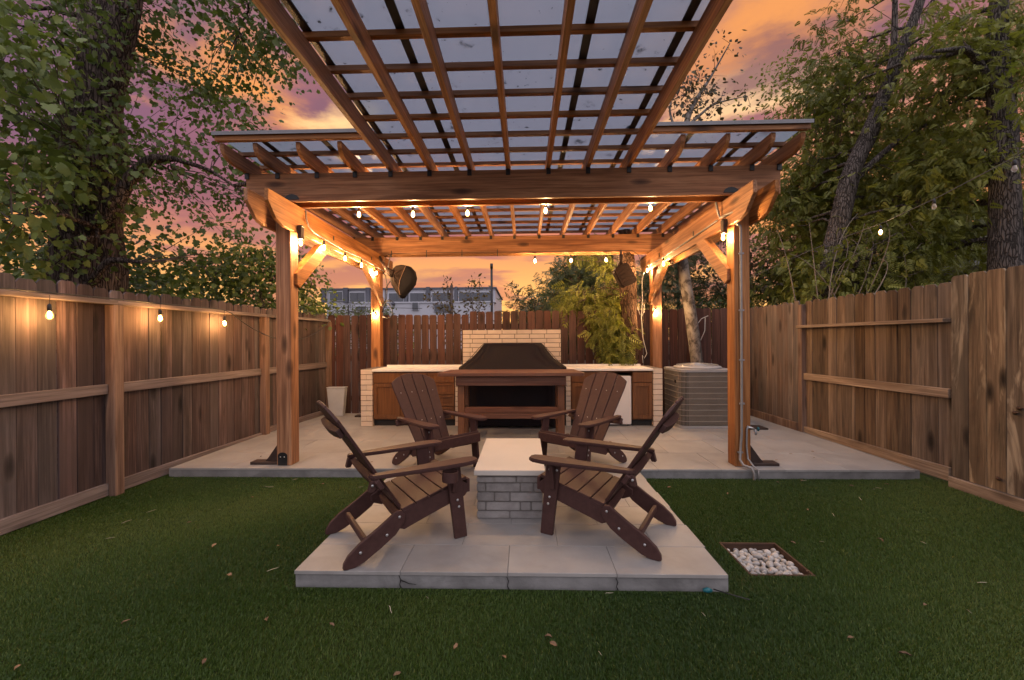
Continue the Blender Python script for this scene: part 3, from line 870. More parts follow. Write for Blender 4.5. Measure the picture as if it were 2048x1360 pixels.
# counter tops either side of the grill and a raised rim at the back
for a, b in ((-2.26, -.955), (.605, 1.864)):
    kp('countertop', MB().box(a, b, KY - .012, 6.93, .902, .936), M['counter'], .003)
    kp('back_rim', MB().box(a, b, 6.932, 6.962, .902, .962), M['counter'], .003)
# backsplash of thin bricks behind the grill
BS = (-1.015, .597, 6.985, 7.045, .60, 1.525)
kp('backsplash_core', MB().box(BS[0] + .004, BS[1] - .004, BS[2] + .006, BS[3], BS[4], BS[5] - .004), M['mortar'], 0)
rows = 12; rh = (BS[5] - .94) / 8
for r in range(rows):
    z1 = BS[5] - r * rh; z0 = z1 - rh
    x = BS[0] - (.122 if r % 2 else .244 * .34)
    while x < BS[1] - .004:
        a, b = max(x, BS[0]), min(x + .244, BS[1])
        if b - a > .02:
            brick(K, a, b - .009, BS[2], BS[2] + .03, z0 + .010, z1, M['brick_face'], KB, .0015)
        x += .244
# cabinets with recessed shaker fronts
def shaker(parent, xa, xb, z0, z1, name, rail_=.055):
    y = KY + .018
    d = kp(name, MB().box(xa, xa + rail_, y, y + .02, z0, z1).box(xb - rail_, xb, y, y + .02, z0, z1)
           .box(xa + rail_, xb - rail_, y, y + .02, z0, z0 + rail_).box(xa + rail_, xb - rail_, y, y + .02, z1 - rail_, z1), M['cabinet'], .0015)
    kp('panel', MB().box(xa + rail_ - .004, xb - rail_ + .004, y + .013, y + .0185, z0 + rail_ - .004, z1 - rail_ + .004), M['cabinet'], 0, d)
def cab(xa, xb, cols):
    kp('cabinet_box', MB().box(xa, xb, KY + .042, 6.92, .185, .90), M['cabinet'], .001)
    kp('toe_kick', MB().box(xa + .002, xb - .002, KY + .075, 6.9, ZP + .001, .184), M['dark_gap'], 0)
    w = (xb - xa) / len(cols)
    for i, c in enumerate(cols):
        a, b = xa + i * w + .004, xa + (i + 1) * w - .004
        if c == 'door':
            kp('drawer_front', MB().box(a, b, KY + .018, KY + .038, .735, .885), M['cabinet'], .0015)
            shaker(K, a, b, .20, .725, 'cabinet_door')
        else:
            for z0, z1 in ((.735, .885), (.56, .725), (.385, .55), (.20, .375)):
                shaker(K, a, b, z0, z1, 'drawer_front', .034)
cab(-2.258, -1.04, ['door', 'door', 'drawers'])
cab(.676, 1.072, ['door'])
cab(1.572, 1.862, ['door'])
kp('shelf', MB().box(1.074, 1.570, KY + .05, 6.92, .88, .90), M['cabinet'], 0)

FR = thing('fridge', 'small white under-counter fridge between two brown cabinet doors', 'fridge', (1.32, 6.55, ZP))
MB().box(-.232, .232, -.22, .30, .012, .745).obj('body', M['dark_gap'], FR, bevel=.004)
d = MB().box(-.234, .234, -.265, -.225, .025, .735).obj('door', M['fridge'], FR, bevel=.008, seg=2)
MB().box(-.03, .03, -.2665, -.2655, .665, .674).obj('nameplate', M['print'], d, (.13, 0, 0))
for sx in (-.2, .2):
    MB().lathe([(.015, 0), (.015, .014)], 8).obj('foot', M['black_metal'], FR, (sx, -.18, 0))

# covered grill standing in the gap of the counter
def grill_cover():
    cx, n = -.18, 96
    secs = [  # z, half width x, y front, y back, fold depth
        (.125, .765, 6.10, 6.86, .016), (.35, .760, 6.115, 6.86, .013), (.62, .755, 6.13, 6.86, .010), (.86, .765, 6.14, 6.86, .006),
        (.945, .795, 6.135, 6.87, .004), (.965, .79, 6.15, 6.87, .003), (1.02, .70, 6.19, 6.87, .013), (1.09, .60, 6.235, 6.87, .015), (1.17, .53, 6.275, 6.86, .012),
        (1.25, .475, 6.31, 6.85, .007), (1.29, .45, 6.33, 6.84, .002), (1.308, .425, 6.355, 6.82, .001), (1.314, .38, 6.40, 6.78, .0)]
    V = []; F = []
    for si, (z, hw, yf, yb, fd) in enumerate(secs):
        cyy, hy = (yf + yb) / 2, (yb - yf) / 2
        for k in range(n):
            a = 2 * math.pi * k / n
            c, s = math.cos(a), math.sin(a)
            e = .26
            x = hw * math.copysign(abs(c) ** e, c); y = hy * math.copysign(abs(s) ** e, s)
            w = fd * (math.sin(k * 1.31 + si * .15) + .7 * math.sin(k * .57 + 2 + si * .4) + .5 * math.sin(k * 2.3))
            zz = z + (.010 * math.sin(k * .45) if si == 0 else 0)
            if 4 < si < 11: zz += .004 * math.sin(k * .4 + si)
            V.append((cx + x + w * c, cyy + y + w * s, zz - ZP))
    m_ = len(secs)
    for i in range(m_ - 1):
        for k in range(n):
            a, b = i * n + k, i * n + (k + 1) % n
            F.append([a, b, b + n, a + n])
    F.append([(m_ - 1) * n + k for k in range(n)])
    me = bpy.data.meshes.new('grill_cover'); me.from_pydata([(x - cx, y - 6.5, z) for x, y, z in V], [], F)
    me.materials.append(M['cover']); me.polygons.foreach_set('use_smooth', [True] * len(F)); me.update()
    o = thing('covered_grill', 'barbecue grill under a draped black fabric cover set into the counter', 'grill', (cx, 6.5, ZP))
    put('cover', me, o)
    sm = MB()
    sm.tube([(-.43, -.16, 1.216), (0, -.165, 1.221), (.43, -.16, 1.216)], .005, 5)
    for s in (-1, 1):
        sm.tube([(s * .43, -.16, 1.216), (s * .50, -.185, 1.15), (s * .60, -.24, 1.03), (s * .72, -.31, .90), (s * .775, -.352, .845)], .004, 5)
    sm.obj('seam', M['cover'], o)
    g = MB()
    for sx in (-.62, .62):
        for sy in (-.25, .25):
            g.lathe([(.03, 0), (.03, .06)], 10, 0, (sx, sy, 0))
    g.obj('caster', M['black_metal'], o)
grill_cover()

# bar table in front of the grill
TB = thing('bar_table', 'dark wooden bar table with a long overhanging top in front of the covered grill', 'table', (-.18, 5.68, ZP))
tb = lambda *a: MB().box(*a)
top = [(-.90, -.34), (.90, -.34), (.93, -.30), (.86, .30), (-.86, .30), (-.93, -.30)]
MB().prism(top, 'z', .815, .858).obj('table_top', M['table_x'], TB, bevel=.004)
for sx in (-1, 1):
    for sy in (-1, 1):
        MB().box(-.042, .042, -.042, .042, 0, .813).obj('leg', M['table_z'], TB, (sx * .64, sy * .2, 0), bevel=.003)
for sy in (-.25, .25):
    MB().box(-.70, .70, -.018, .018, -.058, .058).obj('apron', M['table_x'], TB, (0, sy * 1.06, .75), bevel=.002)
    if sy < 0:
        MB().box(-.597, .597, -.018, .018, -.036, .036).obj('stretcher', M['table_x'], TB, (0, sy * .84, .375), bevel=.002)
        MB().box(-.597, .597, -.018, .018, -.034, .034).obj('stretcher', M['table_x'], TB, (0, sy * .84, .298), bevel=.002)
for sx in (-.64, .64):
    MB().box(-.018, .018, -.157, .157, -.045, .045).obj('stretcher', M['frame_wood'], TB, (sx, 0, .34), bevel=.002)
    MB().box(-.018, .018, -.157, .157, -.055, .055).obj('apron', M['frame_wood'], TB, (sx, 0, .752), bevel=.002)

# ------------------------------------------------------------------ PIT TABLE
PT = thing('brick_pit_table', 'low whitewashed brick pedestal with a cream stone slab between the four chairs', 'pit table', (-.113, 3.5, ZP))
MB().box(-.228, .228, -.46, .46, 0, .31).obj('core', M['old_mortar'], PT)
rows = [(0, .058, [.5, .5]), (.058, .123, [.14, .52, .16, .18]), (.123, .19, [.27, .235, .495]), (.19, .255, [.14, .52, .20, .14]), (.255, .305, [.6, .4])]
for z0, z1, fr in rows:
    x = -.238
    for k, f in enumerate(fr):
        w = .476 * f
        g = .004
        jx, jz = random.uniform(-.001, .001), random.uniform(0, .003)
        MB().box(-w / 2 + g, w / 2 - g, -.05, .05, 0, z1 - z0 - .007 - jz).obj('brick', M['old_brick'], PT, (x + w / 2 + jx, -.42 + random.uniform(-.002, .004), z0 + .002), bevel=.0045, seg=2)
        x += w
    for sx in (-1, 1):
        y = -.366
        o = .12 if rows.index((z0, z1, fr)) % 2 else .22
        while y < .46:
            e = min(y + o, .468)
            MB().box(-.05, .05, 0, e - y - .008, 0, z1 - z0 - .007).obj('brick', M['old_brick'], PT, (sx * (.188 + random.uniform(-.003, .001)), y + .004, z0 + .002), bevel=.0045)
            y = e; o = .24
MB().box(-.252, .252, -.49, .50, .312, .348).obj('slab', M['slab'], PT, bevel=.003, seg=2)

# ------------------------------------------------------------------ ADIRONDACK CHAIRS
def build_chair(label, loc, rot, group):
    c = thing('adirondack_chair', label, 'chair', loc, rot, group)
    P = M['plastic']
    bv = .0035
    boltm = MB().lathe([(.0085, 0), (.0085, .003), (.006, .005), (.001, .006)], 8).mesh('bolt', M['steel'])
    def bolt(x, y, z, s):
        put('bolt', boltm, c, (x, y, z), (R(-90) * s, 0, 0))
    # side rails: seat part and folding tail
    railp = [(-.43, .165), (-.36, .135), (-.20, .185), (.045, .255), (.075, .29), (.068, .325), (.03, .352), (-.02, .356), (-.20, .302), (-.385, .238), (-.43, .21)]
    tail = [(-.70, 0), (-.655, 0), (-.60, .018), (-.50, .075), (-.42, .128), (-.37, .19), (-.365, .235), (-.385, .262), (-.42, .262), (-.455, .235), (-.53, .185), (-.63, .125), (-.69, .075), (-.715, .035), (-.718, .006)]
    lobe = [(-.465, .165), (-.525, .145), (-.525, .115), (-.50, .098), (-.465, .100), (-.40, .14), (-.35, .175), (-.345, .22), (-.375, .25)]
    for s in (-1, 1):
        y = s * .235
        MB().prism(railp, 'y', y - .013, y + .013).obj('side_rail', P, c, bevel=bv)
        MB().prism(tail, 'y', y + s * .0145, y + s * .038).obj('rear_leg', P, c, bevel=bv)
        y2 = s * .262
        # front leg, leaning back, with an arm bracket
        MB().prism([(-.038, 0), (.048, 0), (.0, .478), (-.098, .478)], 'y', y2 - .0125, y2 + .0125).obj('front_leg', P, c, bevel=bv)
        MB().prism([(-.045, .478), (-.045, .31), (-.03, .31), (.05, .455), (.05, .478)], 'x', -.065, -.040) if False else None
        br = [(y2 + s * .0135, .478), (y2 + s * .0135, .30), (y2 + s * .03, .31), (y2 + s * .055, .45), (y2 + s * .055, .478)]
        MB().prism(br, 'x', -.062, -.038).obj('arm_bracket', P, c, bevel=.002)
        for (x, z) in ((-.022, .25), (-.012, .205)):
            bolt(x, y2 + s * .0135, z, s)
        for (x, z) in ((-.40, .228), (-.475, .14), (-.625, .078)):
            bolt(x, y + s * .0385, z, s)
        # armrest: widening towards the front, rounded nose
        ar = [(.10, -.045), (.115, -.01), (.105, .035), (.07, .062), (.0, .072), (-.15, .066), (-.35, .045), (-.56, .020), (-.575, .0), (-.575, -.035), (-.35, -.052), (-.15, -.058), (.06, -.058)]
        ya = s * .285
        MB().prism([(x, ya + s * v) for x, v in ar], 'z', .480, .504).obj('armrest', P, c, bevel=.006, seg=2)
        MB().prism([(-.585, .415), (-.555, .415), (-.52, .478), (-.57, .478)], 'y', ya - .02, ya + .02).obj('arm_support', P, c, bevel=.003)
        bolt(-.565, ya + s * .021, .452, s)
        for x in (-.075, -.025):
            bolt(x, y2 + s * .0135, .43, s)
    # seat slats
    sl = [(.055, .352), (-.035, .338)]
    a0, a1 = (.062, .358), (-.375, .238)
    n = 5
    for k in range(n):
        f0, f1 = k / n + .006, (k + 1) / n - .006
        xa, za = a0[0] + (a1[0] - a0[0]) * f0, a0[1] + (a1[1] - a0[1]) * f0 + .004
        xb, zb = a0[0] + (a1[0] - a0[0]) * f1, a0[1] + (a1[1] - a0[1]) * f1 + .004
        dx_, dz_ = xb - xa, zb - za; L_ = math.hypot(dx_, dz_); nx, nz = dz_ / L_, -dx_ / L_
        MB().prism([(xa, za), (xb, zb), (xb + nx * .02, zb + nz * .02), (xa + nx * .02, za + nz * .02)], 'y', -.248, .248).obj('seat_slat', P, c, bevel=.003)
    MB().box(.060, .082, -.249, .249, .275, .362).obj('front_apron', P, c, bevel=.004)
    # fan back: four slats, rounded head
    B0, B1 = Vector((-.335, 0, .185)), Vector((-.80, 0, .905))
    ax_ = (B1 - B0); Lb = ax_.length; th = math.atan2(-ax_.x, ax_.z)
    bk_rot = (0, -th, 0)
    def width(f): return .195 + (.265 - .195) * min(f / .8, 1.0)
    for k in range(4):
        pol = []
        us = [(-1 + k * .5) + .016, (-1 + (k + 1) * .5) - .016]
        def head(u): return Lb * (1 - .115 * abs(u) ** 2.4)
        lo = [(us[0] * width(0), 0), (us[1] * width(0), 0)]
        hi_ = [(u * width(1), head(u)) for u in np.linspace(us[1], us[0], 6)]
        mid = [(us[1] * width(.8), Lb * .8)]; mid2 = [(us[0] * width(.8), Lb * .8)]
        pol = lo + mid + hi_ + mid2
        MB().prism([(z, y) for y, z in pol], 'x', 0, 0) if False else None
        mb = MB()
        pts = pol
        vs = [(0, y, z) for y, z in pts] + [(.019, y, z) for y, z in pts]
        m_ = len(pts)
        mb.add(vs, [list(range(m_))[::-1], list(range(m_, 2 * m_))] + [(i, (i + 1) % m_, m_ + (i + 1) % m_, m_ + i) for i in range(m_)])
        mb.obj('back_slat', P, c, tuple(B0), bk_rot, bevel=.0035)
    for (f, hw, w_) in ((.80, .235, .052), (.385, .325, .060), (.02, .21, .06)):
        p = B0 + ax_ * f
        arc = [(-.002, -hw), (-.002, hw), (-.032, hw), (-.044, hw * .5), (-.048, 0), (-.044, -hw * .5), (-.032, -hw)]
        MB().prism(arc, 'z', -w_ / 2, w_ / 2).obj('back_brace', P, c, tuple(p), bk_rot, bevel=.004)
    for f in (.74, .36):
        for u in (-.75, -.25, .25, .75):
            p = B0 + ax_ * f + Vector((math.cos(th), 0, math.sin(th))) * .0195
            o = put('bolt', boltm, c, (p.x, u * width(f), p.z), (0, R(90) - th, 0)); o.scale = (.6, .6, .6)
    MB().box(-.60, -.572, -.222, .222, .095, .135).obj('stretcher', P, c, bevel=.005)
    return c

def copy_tree(o, parent=None):
    c = o.copy(); COL.objects.link(c)
    if parent: c.parent = parent
    for ch in [x for x in o.children]:
        copy_tree(ch, c)
    return c
GC = 'brown folding Adirondack chairs round the brick pit table'
ch1 = build_chair('brown Adirondack chair with a ring cup holder under its armrest, nearest the tall tree side', (-.575, 2.955, ZP), R(35), GC)
spots = [('brown Adirondack chair on the platform edge beside the pebble pit, seen from its side', (.265, 3.03, ZP), R(180 - 28)),
         ('brown Adirondack chair facing forward in front of the drawer cabinet', (-.67, 4.06, ZP), R(-43.8)),
         ('brown Adirondack chair facing forward in front of the white fridge', (.366, 4.12, ZP), R(180 + 47))]
for lab, loc, rz in spots:
    c = copy_tree(ch1); c.location = loc; c.rotation_euler = (0, 0, rz); c['label'] = lab
cupm = MB()
n = 20
for (r0, r1, z0, z1) in ((.044, .050, -.03, .03),):
    prof = [(r0, z0), (r1, z0), (r1, z1), (r0, z1)]
    b = []
    for (r, z) in prof:
        b.append([(r * math.cos(2 * math.pi * k / n), r * math.sin(2 * math.pi * k / n), z) for k in range(n)])
    vs = [p for ring in b for p in ring]
    fs = []
    for i in range(4):
        for k in range(n):
            fs.append((i * n + k, i * n + (k + 1) % n, ((i + 1) % 4) * n + (k + 1) % n, ((i + 1) % 4) * n + k))
    cupm.add(vs, fs, 0, False)
cupm.box(-.012, .012, .045, .075, .0, .03)
cupm.obj('cup_holder', M['plastic'], ch1, (-.105, -.345, .435))

# ------------------------------------------------------------------ STRING LIGHTS
def bulb_mesh(mat):
    return MB().lathe([(.009, 0), (.0125, -.006), (.0135, -.014), (.018, -.026), (.0215, -.040), (.0215, -.050), (.0175, -.061), (.010, -.069), (.002, -.072)], 14).mesh('bulb', mat)
def socket_mesh():
    return MB().lathe([(.004, .05), (.006, .045), (.0135, .040), (.016, .020), (.0155, -.006), (.0135, -.008)], 12).mesh('socket', M['black_metal'])
BM = {k: bulb_mesh(M['clear' if k == 'clear' else 'warm_glass']) for k in ('lit', 'lit_fence', 'lit_dim', 'clear')}
FM = {k: MB().lathe([(.002, -.012), (.0085, -.020), (.0105, -.032), (.0105, -.044), (.008, -.054), (.002, -.058)], 10).mesh('filament', M[k]) for k in ('lit', 'lit_fence', 'lit_dim')}
def add_bulb(kind, parent, loc=(0, 0, 0), own=False):
    b = put('bulb', BM[kind], parent, loc)
    if kind in FM:
        if own: put('filament', FM[kind], b)
        else: put('filament', FM[kind], parent, loc)
    return b
SM = socket_mesh()
def string_light(label, cable_pts, bulbs, loc, mat='cable', rad=.005, group=None, hang=.03):
    o = thing('string_light', label, 'string lights', loc, 0, group)
    L0 = Vector(loc)
    c = MB()
    for pts in cable_pts:
        c.tube([Vector(p) - L0 for p in pts], rad, 5)
    c.obj('cable', M[mat], o)
    for (p, kind, *scl) in bulbs:
        q = Vector(p) - L0
        s = put('bulb', BM[kind], o, q)
        put('socket', SM, s)
        if kind in FM: put('filament', FM[kind], s)
        MB().tube([(0, 0, .048), (.002, .0, .048 + hang), (-.002, 0, .05 + hang * 1.4)], .003, 4).obj('hook', M['black_metal'], s)
    return o
def sag(a, b, n=10, d=.1):
    a, b = Vector(a), Vector(b)
    return [a.lerp(b, i / n) - Vector((0, 0, 4 * d * (i / n) * (1 - i / n))) for i in range(n + 1)]
# left fence: three bulbs below the rail
zt = 1.735
fb = [((-3.565, 3.10, 1.605), 'lit_fence'), ((-3.545, 4.05, 1.63), 'lit_fence'), ((-3.515, 4.90, 1.612), 'lit_fence')]
fc = [[(-3.60, 1.2, 1.737), (-3.585, 3.10, 1.738), (-3.56, 4.05, 1.739), (-3.53, 4.90, 1.735), (-3.49, 4.98, 1.70)] + sag((-3.49, 5.0, 1.69), (-3.36, 7.2, 1.66), 12, .30)[1:] + [(-3.40, 7.3, 1.70)]]
string_light('string of three lit bulbs along the rail of the left-hand fence', fc, fb, (-3.56, 4.05, 1.7), 'cable', .006, hang=.045)
# left side beam
lb = [((-2.310, 4.86, 2.475), 'lit'), ((-2.310, 5.437, 2.46), 'lit'), ((-2.310, 5.994, 2.47), 'lit'), ((-2.310, 6.585, 2.45), 'lit')]
lc = [[(-2.335, 4.50, 2.76), (-2.328, 4.50, 2.66), (-2.328, 4.56, 2.60), (-2.328, 4.68, 2.565), (-2.328, 4.86, 2.555), (-2.328, 5.44, 2.535), (-2.328, 5.99, 2.545), (-2.328, 6.6, 2.53), (-2.30, 6.9, 2.50), (-2.25, 6.97, 2.55), (-2.2, 6.985, 2.80)]]
string_light('string of four lit bulbs along the cedar side beam above the left fence', lc, lb, (-2.328, 5.4, 2.5), 'grey_cable', .009)
# front cross beam, inside
fx = [(-1.797, 2.765), (-1.204, 2.757), (-.61, 2.76), (.233, 2.775), (1.352, 2.785)]
string_light('string of five lit bulbs hung under the rafters behind the front cross beam', [[(-2.3, 4.545, 2.83)] + [(x, 4.56, z + .09) for x, z in fx] + [(2.0, 4.545, 2.83)]],
             [((x, 4.60, z + .01), 'lit') for x, z in fx], (-.15, 4.6, 2.85))
# back cross beam: hooks all along, bulbs at the right half
bx = [.176, .759, 1.324]
o = string_light('string with three lit bulbs along the back cross beam above the grill', [[(-2.30, 6.93, 2.62), (-2.28, 6.945, 2.75), (-2.16, 6.95, 2.795), (-1.0, 6.95, 2.80), (.2, 6.95, 2.79), (1.3, 6.95, 2.80), (1.75, 6.95, 2.79), (1.84, 6.93, 2.72), (1.87, 6.92, 2.62)]],
             [((x, 6.945, 2.68), 'lit') for x in bx], (-.2, 6.95, 2.79), 'cable', .005, hang=.05)
for x in (-2.179, -1.6, -1.016, -.435):
    MB().box(-.006, .006, -.006, .006, -.06, .05).obj('hook', M['black_metal'], o, (x + .2, 0, 0))
# right side beam and its conduit
rb = [((2.00, 7.0, 2.515), 'lit'), ((2.00, 6.191, 2.475), 'lit')]
rc = [[(2.022, 4.52, 2.60), (2.022, 5.2, 2.575), (2.022, 6.2, 2.55), (2.015, 6.9, 2.545), (2.0, 7.0, 2.56)]]
string_light('string of two lit bulbs on the cedar side beam above the air conditioner', rc, rb, (2.02, 6, 2.55), 'grey_cable', .008, hang=.04)
# yard string to the trees
yp = [(4.70, 3.2, 3.22), (4.645, 4.1, 3.075), (4.55, 4.8, 2.905), (4.42, 5.4, 2.775), (4.38, 6.3, 2.73), (4.06, 6.75, 2.56), (3.75, 7.3, 2.36), (3.55, 7.6, 2.25)]
yb = [((4.668, 4.2, 3.00), 'clear'), ((4.53, 4.85, 2.845), 'clear'), ((4.399, 5.4, 2.70), 'lit_dim'), ((4.36, 6.3, 2.655), 'clear'), ((4.06, 6.7, 2.505), 'clear')]
string_light('string of clear unlit bulbs and one glowing bulb crossing the trees beyond the fence', [yp], yb, (4.4, 5.4, 2.75), 'grey_cable', .0045, hang=.02)
# lamps on the posts: round box with a bulb
def post_lamp(label, loc, front=True):
    o = thing('post_lamp', label, 'lamp', loc, 0, 'lamps on the pergola posts')
    MB().lathe([(.030, 0), (.030, .012), (.022, .022)], 14).obj('bracket', M['black_metal'], o, (0, 0, 0), (R(90), 0, 0))
    b = add_bulb('lit', o, (0, -.045, .03), True)
    MB().lathe([(.012, .05), (.017, .04), (.017, -.004)], 12).obj('socket', M['black_metal'], o, (0, -.045, .03))
    return o
post_lamp('lit bare bulb fixed low on the rear cedar post beside the left counter end', (-2.484, BY - HP - .001, 1.80))
post_lamp('lit bare bulb fixed low on the rear cedar post beside the vine-covered trunk', (2.057 + .06, BY - HP - .001, 1.80))
def eave_lamp(label, px, sx):
    o = thing('post_lamp', label, 'lamp', (px + sx * (HP + .042), 4.375, 2.49), 0, 'lamps on the pergola posts')
    # a dark hood, round-backed, over the bulb
    h = MB().prism([(-.032, -.07), (.032, -.07), (.032, .05)] + [(.032 * math.cos(a), .05 + .032 * math.sin(a)) for a in np.linspace(.3, 2.84, 7)] + [(-.032, .05)], 'x', -.018, .028)
    h.obj('hood', M['rust_metal'], o, (sx * .02, 0, 0), bevel=.004)
    add_bulb('lit', o, (sx * .025, -.0, -.07), True)
    for dy in (-.014, .014):
        MB().lathe([(.006, 0), (.001, .004)], 8).obj('screw', M['steel'], o, (sx * .049, dy, .06), (0, R(90) * sx, 0))
eave_lamp('hooded lit lamp at the top of the front cedar post nearer the left fence', LX, 1)
eave_lamp('hooded lit lamp at the top of the front cedar post carrying the conduit', RX, -1)

# conduit on the right front post, with hose tap
CD = thing('conduit', 'grey electrical conduit bent round the beam and running down the front cedar post', 'conduit', (2.13, 4.29, ZP))
L0 = Vector(CD.location)
yf = FY - HP - .018
pts = [(1.985, 4.47, 2.77), (2.0, 4.46, 2.66), (2.012, 4.44, 2.60), (2.03, 4.32, 2.60), (2.05, 4.24, 2.60), (2.06, 4.225, 2.57), (2.062, 4.225, 2.52), (2.075, 4.235, 2.495), (2.11, yf, 2.49), (2.132, yf, 2.475), (2.137, yf, 2.44),
       (2.137, yf, 1.6), (2.137, yf, .9), (2.134, yf, .42), (2.122, yf - .004, .30), (2.112, yf - .01, .17), (2.125, yf - .05, .125), (2.175, 4.17, .115), (2.195, 4.16, .06), (2.19, 4.155, -.05)]
MB().tube([Vector(p) - L0 for p in pts], .0125, 8).obj('pipe', M['grey_pipe'], CD)
MB().tube([Vector(p) - L0 for p in [(2.20, yf, .50), (2.185, yf, .46), (2.18, yf - .005, .30), (2.185, yf - .02, .18), (2.21, 4.2, .12), (2.235, 4.165, .10), (2.23, 4.15, .0)]], .009, 7).obj('pipe', M['grey_pipe'], CD)
for z in (2.2, 1.64, 1.15, .72, .24):
    MB().box(-.024, .024, -.003, .016, -.008, .008).obj('strap', M['grey_pipe'], CD, Vector((2.137 if z > .3 else 2.118, yf - .013, z)) - L0)
TP = thing('hose_tap', 'small metal hose tap on the outer side of the conduit post', 'tap', (2.25, 4.29, .46))
MB().tube([(-.06, 0, .02), (-.03, 0, .02), (0, 0, .012), (.02, 0, .0)], .011, 8).obj('pipe', M['steel'], TP)
MB().tube([(.02, 0, -.0), (.024, -.01, -.03), (.024, -.01, -.05)], [.014, .012, .011], 8).obj('spout', M['grey_pipe'], TP)
MB().lathe([(.02, 0), (.024, .006), (.02, .012)], 10).obj('handle', M['teal'], TP, (.045, -.0, .005), (0, R(90), 0))

# covered devices under the back corners
HL = thing('covered_heater', 'dark teardrop-shaped cloth cover tied over a fixture under the back beam', 'covered fixture', (-1.945, 6.75, 2.345))
HL.scale = (1.12, 1, 1.34)
def blob(secs, n, e, name, mat, parent, fold=.0, seed=0):
    V = []; F = []
    rg = np.random.default_rng(seed)
    for i, (c, ru, rv, U, Vv) in enumerate(secs):
        for k in range(n):
            a = 2 * math.pi * k / n
            ca, sa = math.cos(a), math.sin(a)
            q = 1 + fold * (math.sin(k * 2.1 + i * .7) + .6 * math.sin(k * 3.7 + i * 1.3))
            p = Vector(c) + Vector(U) * (ru * q * math.copysign(abs(ca) ** e, ca)) + Vector(Vv) * (rv * q * math.copysign(abs(sa) ** e, sa))
            V.append(tuple(p))
    m_ = len(secs)
    for i in range(m_ - 1):
        for k in range(n):
            a, b = i * n + k, i * n + (k + 1) % n
            F.append([a, b, b + n, a + n])
    F.append([k for k in range(n)][::-1]); F.append([(m_ - 1) * n + k for k in range(n)])
    me = bpy.data.meshes.new(name); me.from_pydata(V, [], F); me.materials.append(mat)
    me.polygons.foreach_set('use_smooth', [True] * len(F)); me.update()
    return put(name, me, parent)
# a shallow rounded bag hanging to a point, seen half from its side; outline lives in the (u, z) plane
def heart(scale, off, th, name, mat, xs):
    out = [(-.055, .155), (.02, .165), (.10, .150), (.165, .09), (.185, .01), (.165, -.07), (.10, -.135), (.03, -.20), (.0, -.235), (-.05, -.175), (-.12, -.085), (-.145, -.02), (-.13, .06), (-.10, .12)]
    n = len(out)
    mb = MB(); rings = []
    for (d, sc_) in ((-th, .86), (-th * .7, .97), (0, 1.0), (th * .7, .97), (th, .8)):
        rings.append([(x * sc_ * scale + off[0] + .03 * (d / th), off[1] + d, z * sc_ * scale + off[2]) for x, z in out])
    vs = [p for r in rings for p in r]
    fs = [list(range(n))[::-1], [4 * n + k for k in range(n)]]
    for i in range(4):
        for k in range(n):
            fs.append((i * n + k, i * n + (k + 1) % n, (i + 1) * n + (k + 1) % n, (i + 1) * n + k))
    mb.add(vs, fs, 0, True)
    return mb.obj(name, mat, HL)
heart(1.0, (0, 0, 0), .085, 'cover', M['cover_d'], 0)
# the front gusset of the same bag, browner, gathered into a neck with a tan seam
gus = [(-.065, .150), (.075, .140), (.03, .05), (-.01, -.03), (-.025, -.12), (-.008, -.195), (-.05, -.155), (-.115, -.08), (-.135, -.02), (-.12, .06), (-.095, .115)]
gm = MB().prism(gus, 'y', -.100, -.078); gm.obj('gusset', M['cover_b'], HL, bevel=.008, seg=2)
fold = MB()
for (x1_, z1_) in ((.03, .10), (.02, .02), (-.01, -.06), (-.03, -.10)):
    fold.tube([(-.13, -.10, .05), ((-.13 + x1_) / 2, -.108, (.05 + z1_) / 2 - .012), (x1_, -.099, z1_)], [.012, .010, .003], 6)
fold.obj('fold', M['cover_b'], HL)
MB().tube([(.075, -.10, .14), (.03, -.106, .05), (-.01, -.106, -.03), (-.025, -.106, -.12), (-.008, -.10, -.198)], .004, 5).obj('piping', M['piping'], HL)
MB().tube([(-.10, -.09, .045), (-.16, -.085, .07), (-.20, -.08, .085)], [.055, .042, .048], 10).obj('neck', M['cover_b'], HL)
MB().tube([(-.19, -.06, .09), (-.27, .0, .17), (-.36, .12, .28)], [.02, .02, .02], 8).obj('bracket', M['rust_metal'], HL)
MB().tube([(-.145, -.07, -.02), (-.20, -.07, -.09), (-.225, -.07, -.15), (-.23, -.07, -.32), (-.27, -.07, -.40)], .007, 5).obj('drawstring', M['cover_d'], HL)

HR = thing('covered_heater', 'brown box-shaped cloth cover hanging tilted below the back beam near the ivy trunk', 'covered fixture', (1.575, 6.78, 2.37))
bx_ = MB().prism([(-.115, -.165), (.10, -.185), (.125, -.15), (.125, .145), (.095, .175), (-.10, .165), (-.13, .13), (-.135, -.13)], 'y', -.09, .09)
k = bx_.obj('cover', M['cover_b'], HR, (0, 0, 0), (0, R(-28), 0), bevel=.02, seg=3)
f = MB()
for z in (-.10, -.045, .02, .07, .12):
    f.tube([(-.10, -.093, z - .012), (0, -.098, z + .012), (.095, -.092, z - .004)], [.003, .008, .003], 6)
f.obj('fold', M['cover_b'], k)
MB().tube([(-.06, 0, .15), (-.05, .02, .23), (-.04, .05, .33)], [.045, .03, .03], 8).obj('neck', M['cover_b'], HR)
MB().tube([(-.04, .05, .28), (-.02, .12, .42)], .018, 8).obj('bracket', M['rust_metal'], HR)

